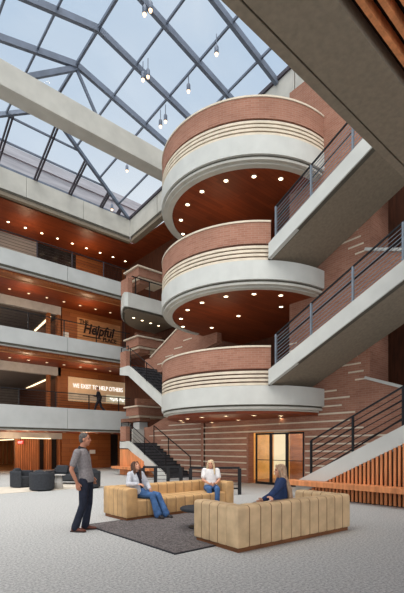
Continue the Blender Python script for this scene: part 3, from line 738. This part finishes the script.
# ------------------------------------------------------------------ furniture
def channel(L, prof, nch, depth=.012, axis='x', per=10):
    # closed cross-section prof [(a,b)...] (a horizontal, b vertical), swept along L with channel seams
    cx = sum(p[0] for p in prof) / len(prof); cz = sum(p[1] for p in prof) / len(prof)
    vs = []; n = len(prof); rows = []
    ts = []
    for c in range(nch):
        for j in range(per):
            ts.append((c + [0, .04, .12, .22, .36, .5, .64, .78, .88, .96][j], [0, .04, .12, .22, .36, .5, .64, .78, .88, .96][j]))
    ts.append((nch, 0.0))
    zmin = min(p[1] for p in prof)
    for tt, fr in ts:
        s = math.sin(PI * fr) ** .2 if fr > .001 else 0
        ins = depth * (1 - s)
        if tt == 0 or tt == nch: ins = depth * 1.2
        x = -L / 2 + L * tt / nch
        for a, b in prof:
            d = math.hypot(a - cx, b - cz)
            k = max(.01, 1 - ins / d * 1.2)
            a2 = cx + (a - cx) * k; b2 = cz + (b - cz) * k
            vs.append((x, a2, b2) if axis == 'x' else (a2, x, b2))
    m = len(ts); fs = [(i * n + q, i * n + (q + 1) % n, (i + 1) * n + (q + 1) % n, (i + 1) * n + q) for i in range(m - 1) for q in range(n)]
    fs += [tuple(range(n - 1, -1, -1)), tuple(range((m - 1) * n, m * n))]
    m_ = MB().add(vs, fs)
    for i in range(m - 1):
        if i % per in (0, per - 1) and 0 < i < m - 2:
            for q in range(n): m_.mi[i * n + q] = 1
    return m_
def rrect(a0, a1, b0, b1, r, seg=5, rb=None):
    rb = r if rb is None else rb; pts = []
    for (cx, cz, s, rr) in ((a1 - r, b1 - r, 0, r), (a0 + r, b1 - r, 90, r), (a0 + rb, b0 + rb, 180, rb), (a1 - rb, b0 + rb, 270, rb)):
        for i in range(seg + 1):
            t = math.radians(s + 90 * i / seg); pts.append((cx + rr * math.cos(t), cz + rr * math.sin(t)))
    return pts
def sofa(label, loc, rz, L, D, m, nch):
    t = thing('sofa', label, 'sofa', loc, rz)
    h = .68; at_ = .27; bt = .27
    MB().box(-L / 2 + .03, L / 2 - .03, -D / 2 + .03, D / 2 - .03, 0, .07).build('plinth', M['plinth'], t)
    channel(L, rrect(D / 2 - bt, D / 2, .065, h, .06, rb=.02), nch).build('backrest', [m, M['seam']], t, smooth=True)
    for i, s in enumerate((-1, 1)):
        x0 = -L / 2 if s < 0 else L / 2 - at_
        o = channel(D - bt + .01, rrect(x0, x0 + at_, .065, h, .06, rb=.02), 4, axis='y').build('arm', [m, M['seam']], t, smooth=True)
        o.location = (0, -bt / 2, 0)
    channel(L - 2 * at_ + .01, rrect(-D / 2 + .02, D / 2 - bt + .02, .065, .42, .05, rb=.02), nch - 2).build('seat_cushion', [m, M['seam']], t, smooth=True)
    return t
P1 = at(126.4, 8.58); L1 = 3.15; D1 = 1.0
ux = Vector((1, 0, 0)); vx = Vector((0, 1, 0))
S1 = P1 + ux * L1 / 2 + vx * D1 / 2
sofa('tan channel tufted sofa farther from the camera, facing us with two women', (S1.x, S1.y, 0), 0, L1, D1, M['sofa'], 12)
P2 = at(238, 6.01); a2 = math.radians(-3.5); us = Vector((math.cos(a2), math.sin(a2), 0)); vs_ = Vector((-math.sin(a2), math.cos(a2), 0))
L2, D2 = 2.82, 1.08
S2 = P2 + us * L2 / 2 + vs_ * D2 / 2
sofa('sand channel tufted sofa nearest the camera, turned with its back to us', (S2.x, S2.y, 0), PI + a2, L2, D2, M['sofa2'], 12)
RC = on_floor(175, 555)
t = thing('area_rug', 'large charcoal speckled rug under the two tan sofas', 'rug', (RC.x, RC.y, 0))
MB().box(.02, 3.6, .02, 2.93, .004, .016).build('pile', M['rug'], t)
mb = MB().box(0, 3.62, 0, .03, .002, .018).box(0, .03, .03, 2.92, .002, .018).box(0, 3.62, 2.92, 2.95, .002, .018).box(3.59, 3.62, .03, 2.92, .002, .018)
mb.build('binding', M['rugedge'], t)
cp = at(200, 7.9)
t = thing('coffee_table', 'low dark round coffee table between the two sofas', 'table', (cp.x, cp.y, .016))
MB().lathe([(.001, .33), (.36, .33), (.38, .345), (.38, .375), (.36, .39), (.001, .39)], (0, 0, 0), 28).build('table_top', M['charcoal'], t, smooth=False)
MB().lathe([(.001, .03), (.04, .04), (.035, .33), (.001, .33)], (0, 0, 0), 12).build('pedestal', M['black'], t)
MB().lathe([(.001, 0), (.22, 0), (.22, .02), (.04, .04), (.001, .04)], (0, 0, 0), 24).build('base', M['black'], t)

# lounge
lr = at(42, 15.0)
t = tag(MB().box(-1.5, 2.3, -.45, 1.9, .002, .014).build('area_rug', M['rug2']), 'pale beige rug under the dark lounge chairs', 'rug'); t.location = (lr.x, lr.y, 0)
def barrel(label, loc, rz, first=None):
    if first is not None:
        t = copy_tree(first); t.location = loc; t.rotation_euler = (0, 0, rz); t['label'] = label; return t
    t = thing('lounge_armchair', label, 'armchair', loc, rz, 'dark lounge armchairs')
    MB().lathe([(.30, .05), (.42, .05), (.43, .6), (.41, .64), (.34, .64), (.31, .6)], (0, 0, 0), 28, math.radians(-35), math.radians(215)).build('shell', M['charcoal'], t, smooth=False)
    MB().lathe([(.001, .06), (.3, .06), (.31, .36), (.29, .42), (.001, .43)], (0, -.03, 0), 24).build('seat_cushion', M['charcoal'], t, smooth=False)
    MB().sphere((0, .22, .58), (.26, .1, .17), 14, 9).build('back_cushion', M['charcoal'], t, smooth=True)
    MB().lathe([(.001, 0), (.34, 0), (.36, .06), (.001, .06)], (0, 0, 0), 24).build('base', M['black'], t)
    return t
rot = lambda a: math.radians(a - 40.9)      # angle seen from the camera: 0 = back to us
c1 = barrel('round charcoal armchair with its back to us, middle of the lounge rug', at(42, 14.8), rot(180))
barrel('charcoal armchair at the left edge of the lounge rug, facing right', at(22, 15.9), rot(75), c1)
barrel('charcoal armchair partly hidden behind the standing man', at(89, 15.7), rot(230), c1)
p = at(67, 17.4)
t = thing('loveseat', 'charcoal two seat loveseat at the back of the lounge, left of the man', 'sofa', p, rot(-12))
MB().box(-.75, .75, .22, .42, .08, .66).build('backrest', M['charcoal'], t, bevel=.05)
for s in (-1, 1): MB().box(s * .75 - .1, s * .75 + .1, -.4, .42, .08, .55).build('arm', M['charcoal'], t, bevel=.05)
for s in (-1, 1):
    MB().box(s * .33 - .32, s * .33 + .32, -.4, .22, .16, .42).build('seat_cushion', M['charcoal'], t, bevel=.05)
    o = MB().box(-.28, .28, -.08, .08, 0, .36).build('back_cushion', M['charcoal'], t, bevel=.06); o.location = (s * .33, .16, .42); o.rotation_euler = (-.2, 0, 0)
for sx in (-.68, .68):
    for sy in (-.3, .34): MB().tube([(sx, sy, 0), (sx, sy, .16)], .025, 8).build('leg', M['black'], t)
p = at(58.5, 15.3)
t = thing('side_table', 'small pale round side table beside the round armchair', 'table', p)
MB().lathe([(.001, .5), (.24, .5), (.25, .53), (.001, .53)], (0, 0, 0), 24).build('table_top', M['grayp'], t)
MB().lathe([(.001, 0), (.17, 0), (.12, .5), (.001, .5)], (0, 0, 0), 20).build('pedestal', M['grayp'], t, smooth=True)
# ------------------------------------------------------------------ people
def V(*a): return Vector(a[0]) if len(a) == 1 else Vector(a)
class Body(MB):
    def cap(s, p0, r0, p1, r1, n=12):
        p0, p1 = V(p0), V(p1); s.tube([p0, p1], r0, n, rr=[r0, r1]); s.sphere(p0, r0, n, 8); s.sphere(p1, r1, n, 8); return s
    def chain(s, pts, rs):
        for i in range(len(pts) - 1): s.cap(pts[i], rs[i], pts[i + 1], rs[i + 1])
        return s
    def ell(s, c, r, R=None, n=16, m=10):
        i0 = len(s.v); s.sphere((0, 0, 0), r, n, m); R = R or Matrix.Identity(3)
        for i in range(i0, len(s.v)): s.v[i] = R @ s.v[i] + V(c)
        return s
    def loft(s, secs, n=20):     # (centre, rx, ry[, side vector])
        vs = []
        for i, q in enumerate(secs):
            c = V(q[0]); d = (V(secs[min(i + 1, len(secs) - 1)][0]) - V(secs[max(i - 1, 0)][0])).normalized()
            x = V(q[3]) if len(q) > 3 else V(1, 0, 0)
            x = (x - d * x.dot(d)).normalized(); y = d.cross(x)
            vs += [c + x * q[1] * math.cos(2 * PI * k / n) + y * q[2] * math.sin(2 * PI * k / n) for k in range(n)]
        L = len(secs)
        fs = [(i * n + k, i * n + (k + 1) % n, (i + 1) * n + (k + 1) % n, (i + 1) * n + k) for i in range(L - 1) for k in range(n)]
        fs += [tuple(range(n - 1, -1, -1)), tuple(range((L - 1) * n, L * n))]
        return s.add(vs, fs)
    def grow(s, name, mats, parent, voxel=.008, it=3, marks=None):
        if not isinstance(mats, (list, tuple)): mats = [mats]
        me = bpy.data.meshes.new(name); me.from_pydata([tuple(p) for p in s.v], [], s.f)
        bm = bmesh.new(); bm.from_mesh(me); bmesh.ops.recalc_face_normals(bm, faces=bm.faces); bm.to_mesh(me); bm.free()
        o = bpy.data.objects.new(name, me); C.objects.link(o)
        r = o.modifiers.new('r', 'REMESH'); r.mode = 'VOXEL'; r.voxel_size = voxel
        q = o.modifiers.new('s', 'SMOOTH'); q.factor = .5; q.iterations = it
        dg = bpy.context.evaluated_depsgraph_get(); m2 = bpy.data.meshes.new_from_object(o.evaluated_get(dg))
        bpy.data.objects.remove(o); bpy.data.meshes.remove(me)
        m2.materials.clear()
        for m in mats: m2.materials.append(m)
        for p in m2.polygons:
            p.use_smooth = True; p.material_index = 0
            if marks:
                for c, rad, mi in marks:
                    dlt = p.center - c
                    if (dlt.x / rad[0]) ** 2 + (dlt.y / rad[1]) ** 2 + (dlt.z / rad[2]) ** 2 < 1: p.material_index = mi
        m2.name = name
        o = bpy.data.objects.new(name, m2); C.objects.link(o); o.parent = parent
        return o
def head(b, hc, R, k=1.0):
    h = lambda x, y, z: hc + R @ (V(x, y, z) * k)
    e = lambda c, r: b.ell(h(*c), tuple(q * k for q in r), R)
    e((0, -.008, .03), (.073, .094, .088)); e((0, .03, -.03), (.058, .063, .082)); e((0, .052, -.09), (.03, .03, .026))
    b.cap(h(0, .088, .016), .008 * k, h(0, .106, -.02), .0125 * k)
    e((0, .082, .03), (.045, .014, .01)); e((0, .088, -.056), (.021, .011, .012))
    for s in (-1, 1):
        e((s * .074, -.006, -.012), (.011, .02, .031)); e((s * .032, .064, -.025), (.022, .02, .02))
    marks = []
    for s in (-1, 1):
        marks.append((h(s * .03, .083, .012), (.0125 * k,) * 3, 1)); marks.append((h(s * .03, .088, .033), (.017 * k, .014 * k, .0075 * k), 2))
    marks.append((h(0, .095, -.056), (.022 * k, .016 * k, .009 * k), 3))
    return marks
def hand(b, w, d, side, curl=.5, k=1.0):      # w wrist, d finger direction, side: thumb side
    w = V(w); d = V(d).normalized(); s = V(side); s = (s - d * s.dot(d)).normalized(); n = d.cross(s)
    if n.z > 0: n = -n
    b.loft([(w - d * .02, .026 * k, .02 * k, s), (w + d * .03 * k, .036 * k, .016 * k, s), (w + d * .085 * k, .042 * k, .013 * k, s), (w + d * .095 * k, .038 * k, .009 * k, s)])
    for i, L in enumerate((.066, .075, .07, .055)):
        p = w + d * (.088 - abs(i - 1) * .003) * k + s * (.031 - .0205 * i) * k
        a = curl * .5; d1 = d * math.cos(a) + n * math.sin(a); a = curl * 1.4; d2 = d * math.cos(a) + n * math.sin(a)
        q = p + d1 * L * .5 * k; t = q + d2 * L * .5 * k
        b.chain([p - d * .01, p, q, t], [.0095 * k, .0095 * k, .0088 * k, .0075 * k])
    p = w + d * .022 * k + s * .03 * k; q = p + (d * .75 + s * .66) * .035 * k; t = q + (d * .95 + s * .2 + n * .25) * .032 * k
    b.chain([p, q, t], [.0125 * k, .0105 * k, .0085 * k])
def HR(yaw, pitch, roll=0):      # yaw left positive, pitch up positive
    return (Matrix.Rotation(yaw, 3, 'Z') @ Matrix.Rotation(pitch, 3, 'X') @ Matrix.Rotation(roll, 3, 'Y'))
SK = lambda m: [m, M['eye'], M['brow'], M['lips']]
def lerp(a, b, t): return V(a).lerp(V(b), t)

def torso(b, J, g=0, lo=0.0, hi=1.0, fem=False):
    p, c, s = V(J['pel']), V(J['chest']), V(J['neck'])
    sv = V(J['shR']) - V(J['shL']); hv = V(J['hipR']) - V(J['hipL'])
    w = .92 if fem else 1.0
    secs = [(p - (c - p) * .22, .13 * w + g, .11 * w + g, hv), (p, .165 * w + g, .122 * w + g, hv), (lerp(p, c, .45), .142 * w + g, .105 * w + g, lerp(hv, sv, .5)),
            (c, .166 * w + g, .122 * w + g, sv), (lerp(c, s, .55), .172 * w + g, .108 * w + g, sv), (lerp(c, s, .86), .135 * w + g, .085 * w + g, sv), (s, .066 + g, .064 + g, sv)]
    b.loft(secs)

def shoe(J, side, m, parent, h=.0, k=1.0):
    a = V(J['an' + side]); d = V(J['toe' + side]).normalized(); x = V(d.y, -d.x, 0)
    b = Body(); z = a.z - .085 * k
    f = lambda q: V(a.x, a.y, z) + d * q * k
    b.loft([(f(-.07) + V(0, 0, .035), .03 * k, .03 * k, x), (f(-.03) + V(0, 0, .05), .042 * k, .048 * k, x), (f(.04) + V(0, 0, .044), .042 * k, .042 * k, x), (f(.12) + V(0, 0, .032), .048 * k, .031 * k, x), (f(.175) + V(0, 0, .026), .042 * k, .024 * k, x), (f(.205) + V(0, 0, .022), .02 * k, .014 * k, x)])
    b.cap(f(-.03) + V(0, 0, .06), .042 * k, f(-.025) + V(0, 0, .1 * k), .044 * k)
    o = b.grow('shoe', m, parent, .007, 2)
    sb = MB(); pts = [f(-.09) - x * .028, f(-.03) - x * .043, f(.1) - x * .049, f(.18) - x * .042, f(.21), f(.18) + x * .042, f(.1) + x * .049, f(-.03) + x * .043, f(-.09) + x * .028]
    n = len(pts); sb.add([(p.x, p.y, z) for p in pts] + [(p.x, p.y, z + .02) for p in pts], [tuple(range(n)), tuple(range(2 * n - 1, n - 1, -1))] + [(i, (i + 1) % n, n + (i + 1) % n, n + i) for i in range(n)])
    sb.build('sole', M['sole'], o)
    return o
def legs(b, J, g=0, kf=1.0, flare=0, end=1.0):
    for s in 'LR':
        h, k, a = V(J['hip' + s]), V(J['kn' + s]), V(J['an' + s])
        a = lerp(k, a, end)
        b.chain([h, lerp(h, k, .5), k, lerp(k, a, .35), a], [.085 * kf + g, .074 * kf + g, .055 * kf + g, .054 * kf + g, .04 * kf + g + flare])
def arms(b, J, g=0, hands=True, r=1.0):
    for s in 'LR':
        sh, el, wr = V(J['sh' + s]), V(J['el' + s]), V(J['wr' + s])
        b.chain([sh, lerp(sh, el, .5), el, lerp(el, wr, .3), wr], [.056 * r + g, .048 * r + g, .039 * r + g, .038 * r + g, .026 * r + g])
        if hands: hand(b, wr, J['hd' + s], J['th' + s], J.get('curl', .6), r ** .5)
def sleeve(b, J, f, g, r=1.0):
    for s in 'LR':
        sh, el, wr = V(J['sh' + s]), V(J['el' + s]), V(J['wr' + s])
        if f <= 1: b.chain([sh, lerp(sh, el, f)], [.058 * r + g, (.05 * r + g)])
        else: b.chain([sh, el, lerp(el, wr, f - 1)], [.058 * r + g, .045 * r + g, .034 * r + g])

# ---- standing man
mp_ = at(82, 7.66)
t = thing('person', 'standing man in heather grey polo, dark jeans and brown shoes beside the rug', 'person', (mp_.x, mp_.y, 0), math.radians(-131))
J = dict(pel=(0, .085, .97), chest=(0, .03, 1.3), neck=(0, .0, 1.52), shR=(.185, -.03, 1.45), shL=(-.185, .0, 1.45), hipR=(.09, .07, .93), hipL=(-.09, .085, .93),
         knR=(.1, .045, .5), knL=(-.1, .1, .5), anR=(.11, -.09, .088), anL=(-.11, .03, .088), toeR=(.15, 1, 0), toeL=(-.15, 1, 0),
         elR=(.25, -.12, 1.14), elL=(-.27, -.05, 1.16), wrR=(.235, -.02, .9), wrL=(-.21, .14, .98), hdR=(-.05, .25, -1), hdL=(.1, .3, -1), thR=(-.3, 1, 0), thL=(.3, 1, 0), curl=.7)
b = Body(); torso(b, J); legs(b, J); arms(b, J)
hc = V(0, .055, 1.69); R = HR(.05, -.02); b.cap((0, .0, 1.48), .062, hc + V(0, -.02, -.06), .056)
mk = head(b, hc, R); b.grow('body', SK(M['skin2']), t, .0065, 2, mk)
b = Body(); torso(b, J, .008); sleeve(b, J, .68, .014)
b.loft([((0, .085, .9), .174, .132), ((0, .08, 1.0), .175, .132), ((0, .06, 1.15), .158, .118), ((0, .03, 1.3), .172, .128)]); b.grow('polo_shirt', M['shirt'], t, .009, 3)
b = Body(); b.loft([((0, -.01, 1.475), .098, .095), ((0, .0, 1.52), .076, .076), ((0, .01, 1.555), .07, .07)]); b.cap((0, .12, 1.43), .016, (0, .085, 1.5), .018); b.grow('collar', M['collar'], t, .008, 2)
b = Body(); legs(b, J, .014, 1.02, .02); b.loft([((0, .08, .86), .15, .12), ((0, .085, .94), .168, .126), ((0, .085, 1.0), .165, .124)]); b.grow('trousers', M['jeans_dark'], t, .009, 3)
for s in 'RL': shoe(J, s, M['shoes'], t)
b = Body(); b.ell(hc + R @ V(0, -.02, .045), (.079, .094, .084), R); b.ell(hc + R @ V(0, -.05, .0), (.075, .06, .08), R); b.grow('hair', M['hair_gray'], t, .007, 2)

# ---- seated women
def seated(label, loc, rz, J, style, yaw, pitch, hair_m, lean=0):
    t = thing('person', label, 'person', loc, rz)
    b = Body(); torso(b, J, 0, fem=True); legs(b, J, -.004); arms(b, J, r=.88)
    hc = V(J['head']); R = HR(yaw, pitch); b.cap(V(J['neck']) - V(0, 0, .04), .052, hc + R @ V(0, -.015, -.06), .047)
    mk = head(b, hc, R, .95); b.grow('body', SK(M['skin']), t, .0065, 2, mk)
    return t, hc, R
base = dict(pel=(0, -.02, .53), hipR=(.095, .0, .5), hipL=(-.095, .0, .5), toeR=(.15, 1, 0), toeL=(-.1, 1, 0), curl=.7)
def long_hair(t, hc, R, m, front, back, w=1.0):
    b = Body(); h = lambda x, y, z: hc + R @ V(x, y, z)
    b.ell(h(0, -.02, .042), (.081, .097, .086), R); b.ell(h(0, -.055, -.01), (.08, .065, .1), R)
    for s in (-1, 1):
        b.chain([h(s * .05, .045, .09), h(s * .078, .025, .0), h(s * .088, .0, -.1), h(s * .1, .03, -.1) + V(0, 0, -front)], [.022, .026, .032, .022])
    b.loft([(h(0, -.07, .03), .075, .05), (h(0, -.085, -.1), .092 * w, .05), (h(0, -.085, -.1) + V(0, -.075, -back * .5), .115 * w, .055), (h(0, -.085, -.1) + V(0, -.1, -back * .85), .105 * w, .05), (h(0, -.085, -.1) + V(0, -.1, -back), .07 * w, .025)])
    return b.grow('hair', m, t, .008, 2)

# woman on the far sofa, left end
w1 = P1 + ux * .60 + vx * .43
J = dict(base, chest=(.06, -.06, .80), neck=(.09, -.07, 1.0), shR=(.25, -.06, .945), shL=(-.07, -.03, .945), knR=(.07, .43, .5), knL=(-.11, .45, .49), anR=(.05, .58, .1), anL=(-.15, .63, .09),
         elR=(.36, .0, .74), wrR=(.28, .22, .745), elL=(-.17, .06, .72), wrL=(-.03, .27, .62), hdR=(-.35, 1, -.1), hdL=(.5, .6, -.25), thR=(-1, 0, .2), thL=(0, .4, 1), head=(.105, -.03, 1.115))
t, hc, R = seated('seated woman in pale grey cardigan and jeans at the left end of far sofa', (w1.x, w1.y, .0), math.radians(194), J, 0, .0, .5, None)
b = Body(); torso(b, J, .006, fem=True); b.grow('top', M['top_dark'], t, .009, 2)
b = Body(); sleeve(b, J, 1.9, .016, .9)
for s in (-1, 1):
    p0 = V(.08 + s * .1, -.02, .95); b.loft([((.0 + s * .14, .03, .5), .075, .14), ((.03 + s * .125, -.0, .68), .07, .14), ((.06 + s * .115, -.02, .82), .075, .135), ((.085 + s * .1, -.05, .95), .07, .1), ((.09 + s * .06, -.07, 1.0), .045, .07)])
b.loft([((0, -.1, .5), .17, .07), ((.05, -.12, .75), .16, .07), ((.085, -.12, .93), .16, .06), ((.09, -.1, 1.0), .09, .05)])
b.grow('cardigan', M['cardigan'], t, .009, 3)
b = Body(); legs(b, J, .014, 1.0, .036); b.ell((0, 0, .53), (.175, .14, .12)); b.grow('jeans', M['jeans'], t, .009, 3)
for s in 'RL': shoe(J, s, M['shoes_dark'], t, k=.9)
long_hair(t, hc, R, M['hair_brown'], .2, .2)

# blonde woman on the far sofa, right end
w2 = P1 + ux * 2.74 + vx * .42
J = dict(base, chest=(0, -.03, .80), neck=(0, -.03, .985), shR=(.16, -.03, .935), shL=(-.16, -.03, .935), knR=(.1, .42, .5), knL=(-.1, .43, .5), anR=(.09, .47, .1), anL=(-.09, .44, .1),
         elR=(.21, .06, .70), wrR=(.07, .27, .62), elL=(-.21, .06, .70), wrL=(-.07, .28, .62), hdR=(-.75, .5, -.2), hdL=(.75, .5, -.2), thR=(0, .4, 1), thL=(0, .4, 1), head=(0, .005, 1.10))
t, hc, R = seated('seated blonde woman in white blouse and jeans at the right end of far sofa', (w2.x, w2.y, .0), math.radians(146), J, 0, -.35, .05, None)
b = Body(); torso(b, J, .02, fem=True); sleeve(b, J, .62, .026, .9); b.loft([((0, 0, .55), .17, .14), ((0, -.02, .68), .155, .13), ((0, -.03, .8), .165, .135)]); b.grow('blouse', M['top_white'], t, .009, 3)
b = Body(); legs(b, J, .014, 1.0, .012); b.ell((0, 0, .53), (.172, .138, .1)); b.grow('jeans', M['jeans'], t, .009, 3)
for s in 'RL': shoe(J, s, M['shoes_dark'], t, k=.9)
long_hair(t, hc, R, M['hair_blonde'], .14, .2, 1.1)

# woman on the near sofa, seen from behind
w3 = P2 + us * 1.42 + vs_ * .50; r3 = math.radians(38)
inv = Matrix.Rotation(-r3, 3, 'Z')
hp = inv @ (P2 + us * .84 + vs_ * .17 - w3); hp.z = .745
J = dict(base, chest=(0, -.05, .81), neck=(0, -.06, 1.01), shR=(.16, -.06, .955), shL=(-.165, -.06, .955), knR=(.1, .42, .5), knL=(-.1, .43, .5), anR=(.1, .46, .1), anL=(-.1, .45, .1),
         elR=(.23, .05, .72), wrR=(.1, .28, .6), elL=lerp((-.165, -.06, .955), hp, .52) + V(-.0, -.03, .02), wrL=hp + V(.05, 0, 0), hdR=(-.7, .6, -.2), hdL=(-.9, -.25, -.12), thR=(0, .4, 1), thL=(0, 1, .2), head=(0, -.02, 1.13), curl=.35)
t, hc, R = seated('seated woman in navy jacket with long ash hair, turned away on near sofa', (w3.x, w3.y, .0), r3, J, 0, .35, .02, None)
b = Body(); torso(b, J, .026, fem=True); sleeve(b, J, 1.86, .022, .95); b.loft([((0, -.0, .5), .185, .16), ((0, -.03, .68), .17, .15), ((0, -.05, .8), .18, .15)]); b.grow('jacket', M['navy'], t, .009, 3)
b = Body(); legs(b, J, .012, 1.0, .01); b.ell((0, 0, .53), (.17, .135, .1)); b.grow('trousers', M['jeans_dark'], t, .009, 3)
for s in 'RL': shoe(J, s, M['shoes_dark'], t, k=.9)
long_hair(t, hc, R, M['hair_ash'], .12, .44, 1.6)

# person walking on the second floor gallery
p = at(99, 27.2); 
t = thing('person', 'person in dark clothes walking along the second floor gallery', 'person', (p.x, p.y, FL[1]), math.radians(49))
J = dict(pel=(0, .0, .96), chest=(0, .03, 1.28), neck=(0, .05, 1.49), shR=(.18, .04, 1.42), shL=(-.18, .04, 1.42), hipR=(.09, 0, .92), hipL=(-.09, 0, .92),
         knR=(.09, -.12, .5), knL=(-.09, .2, .52), anR=(.09, -.42, .17), anL=(-.09, .28, .09), toeR=(0, 1, -.3), toeL=(0, 1, 0),
         elR=(.23, -.08, 1.16), elL=(-.22, .08, 1.15), wrR=(.22, -.05, .92), wrL=(-.18, .3, 1.2), hdR=(0, .2, -1), hdL=(.1, 1, .1), thR=(0, 1, 0), thL=(1, 0, .3), curl=.8)
b = Body(); torso(b, J); legs(b, J); arms(b, J)
hc = V(0, .09, 1.67); R = HR(0, -.15); b.cap((0, .05, 1.46), .06, hc + V(0, -.02, -.06), .055)
mk = head(b, hc, R); b.grow('body', SK(M['skin2']), t, .009, 2, mk)
b = Body(); torso(b, J, .018); sleeve(b, J, 1.92, .018); b.loft([((0, .0, .84), .18, .14), ((0, .0, 1.0), .18, .14), ((0, .03, 1.28), .185, .14)]); b.grow('jacket', M['suit'], t, .01, 3)
b = Body(); legs(b, J, .016, 1.02, .02); b.ell((0, 0, .94), (.165, .125, .1)); b.grow('trousers', M['suit'], t, .01, 3)
for s in 'RL': shoe(J, s, M['shoes_dark'], t)
b = Body(); b.ell(hc + R @ V(0, -.02, .045), (.079, .094, .082), R); b.grow('hair', M['hair_brown'], t, .008, 2)


# ------------------------------------------------------------------ camera, world, lights
cam = bpy.data.cameras.new('camera'); co = bpy.data.objects.new('camera', cam); C.objects.link(co)
cam.sensor_width = 36; cam.sensor_fit = 'AUTO'; cam.lens = F_PX / 593 * 36
cam.shift_y = (H_PX - 296.5) / 593; cam.clip_end = 300
co.location = (0, 0, CAMZ); co.rotation_euler = (PI / 2, 0, -math.atan2(SN, CS))
S = bpy.context.scene; S.camera = co
w = bpy.data.worlds.new('world'); S.world = w; w.use_nodes = True
nt = w.node_tree; bg = nt.nodes['Background']
tc = nt.nodes.new('ShaderNodeTexCoord'); mp = nt.nodes.new('ShaderNodeMapping'); mp.inputs['Scale'].default_value = (1, 1, 2)
n = nt.nodes.new('ShaderNodeTexNoise'); n.inputs['Scale'].default_value = 1.6; n.inputs['Detail'].default_value = 5
cr = nt.nodes.new('ShaderNodeValToRGB')
cr.color_ramp.elements[0].position = .35; cr.color_ramp.elements[0].color = (*lin((184, 205, 228)), 1)
cr.color_ramp.elements[1].position = .7; cr.color_ramp.elements[1].color = (*lin((230, 236, 243)), 1)
nt.links.new(tc.outputs['Generated'], mp.inputs[0]); nt.links.new(mp.outputs[0], n.inputs['Vector']); nt.links.new(n.outputs['Fac'], cr.inputs[0]); nt.links.new(cr.outputs[0], bg.inputs['Color'])
bg.inputs['Strength'].default_value = 1.0
def sun(name, rot, e, ang, col):
    l = bpy.data.lights.new(name, 'SUN'); l.energy = e; l.angle = math.radians(ang); l.color = col
    o = bpy.data.objects.new(name, l); C.objects.link(o); o.rotation_euler = rot; return o
sun('skylight_sun', (math.radians(12), math.radians(-14), 0), 3.6, 70, (1, .95, .89))
sun('fill_sun', (math.radians(62), 0, math.radians(-35)), 2.15, 110, (1, .96, .92))  # unseen soft sun added from behind the camera to brighten facing surfaces
def pt(loc, e, col=(1, .72, .45), r=.3):
    l = bpy.data.lights.new('warm_point_light', 'POINT'); l.energy = e; l.color = col; l.shadow_soft_size = r; l.specular_factor = 0
    o = bpy.data.objects.new('warm_point_light', l); C.objects.link(o); o.location = loc; return o
for u in (8.5, 12.5):
    for k, z in ((1, 1.9), (2, 6.2), (3, 10.4), (4, 14.2)): pt((u, 26.3, z), 60 if k > 1 else 45)
pt((5.5, 34, 1.7), 160); pt((8.0, 27.6, 1.8), 40); pt((14.6, 10.8, 2.3), 35, (1, .86, .66))
for z in (5.6, 10): pt((5.0, 30.5, z), 260, (1, .86, .7))  # unseen points added to brighten the open bays
for k in (1, 2, 3): pt((11.6, 12.2, FL[k] - 2.0 if k > 1 else 1.9), 22 if k > 1 else 22, r=.8)
S.view_settings.view_transform = 'AgX'; S.view_settings.look = 'None'; S.view_settings.exposure = 0.0
S.view_settings.view_transform = 'Standard'
S.cycles.use_denoising = True
S.cycles.max_bounces = 6; S.cycles.transparent_max_bounces = 12
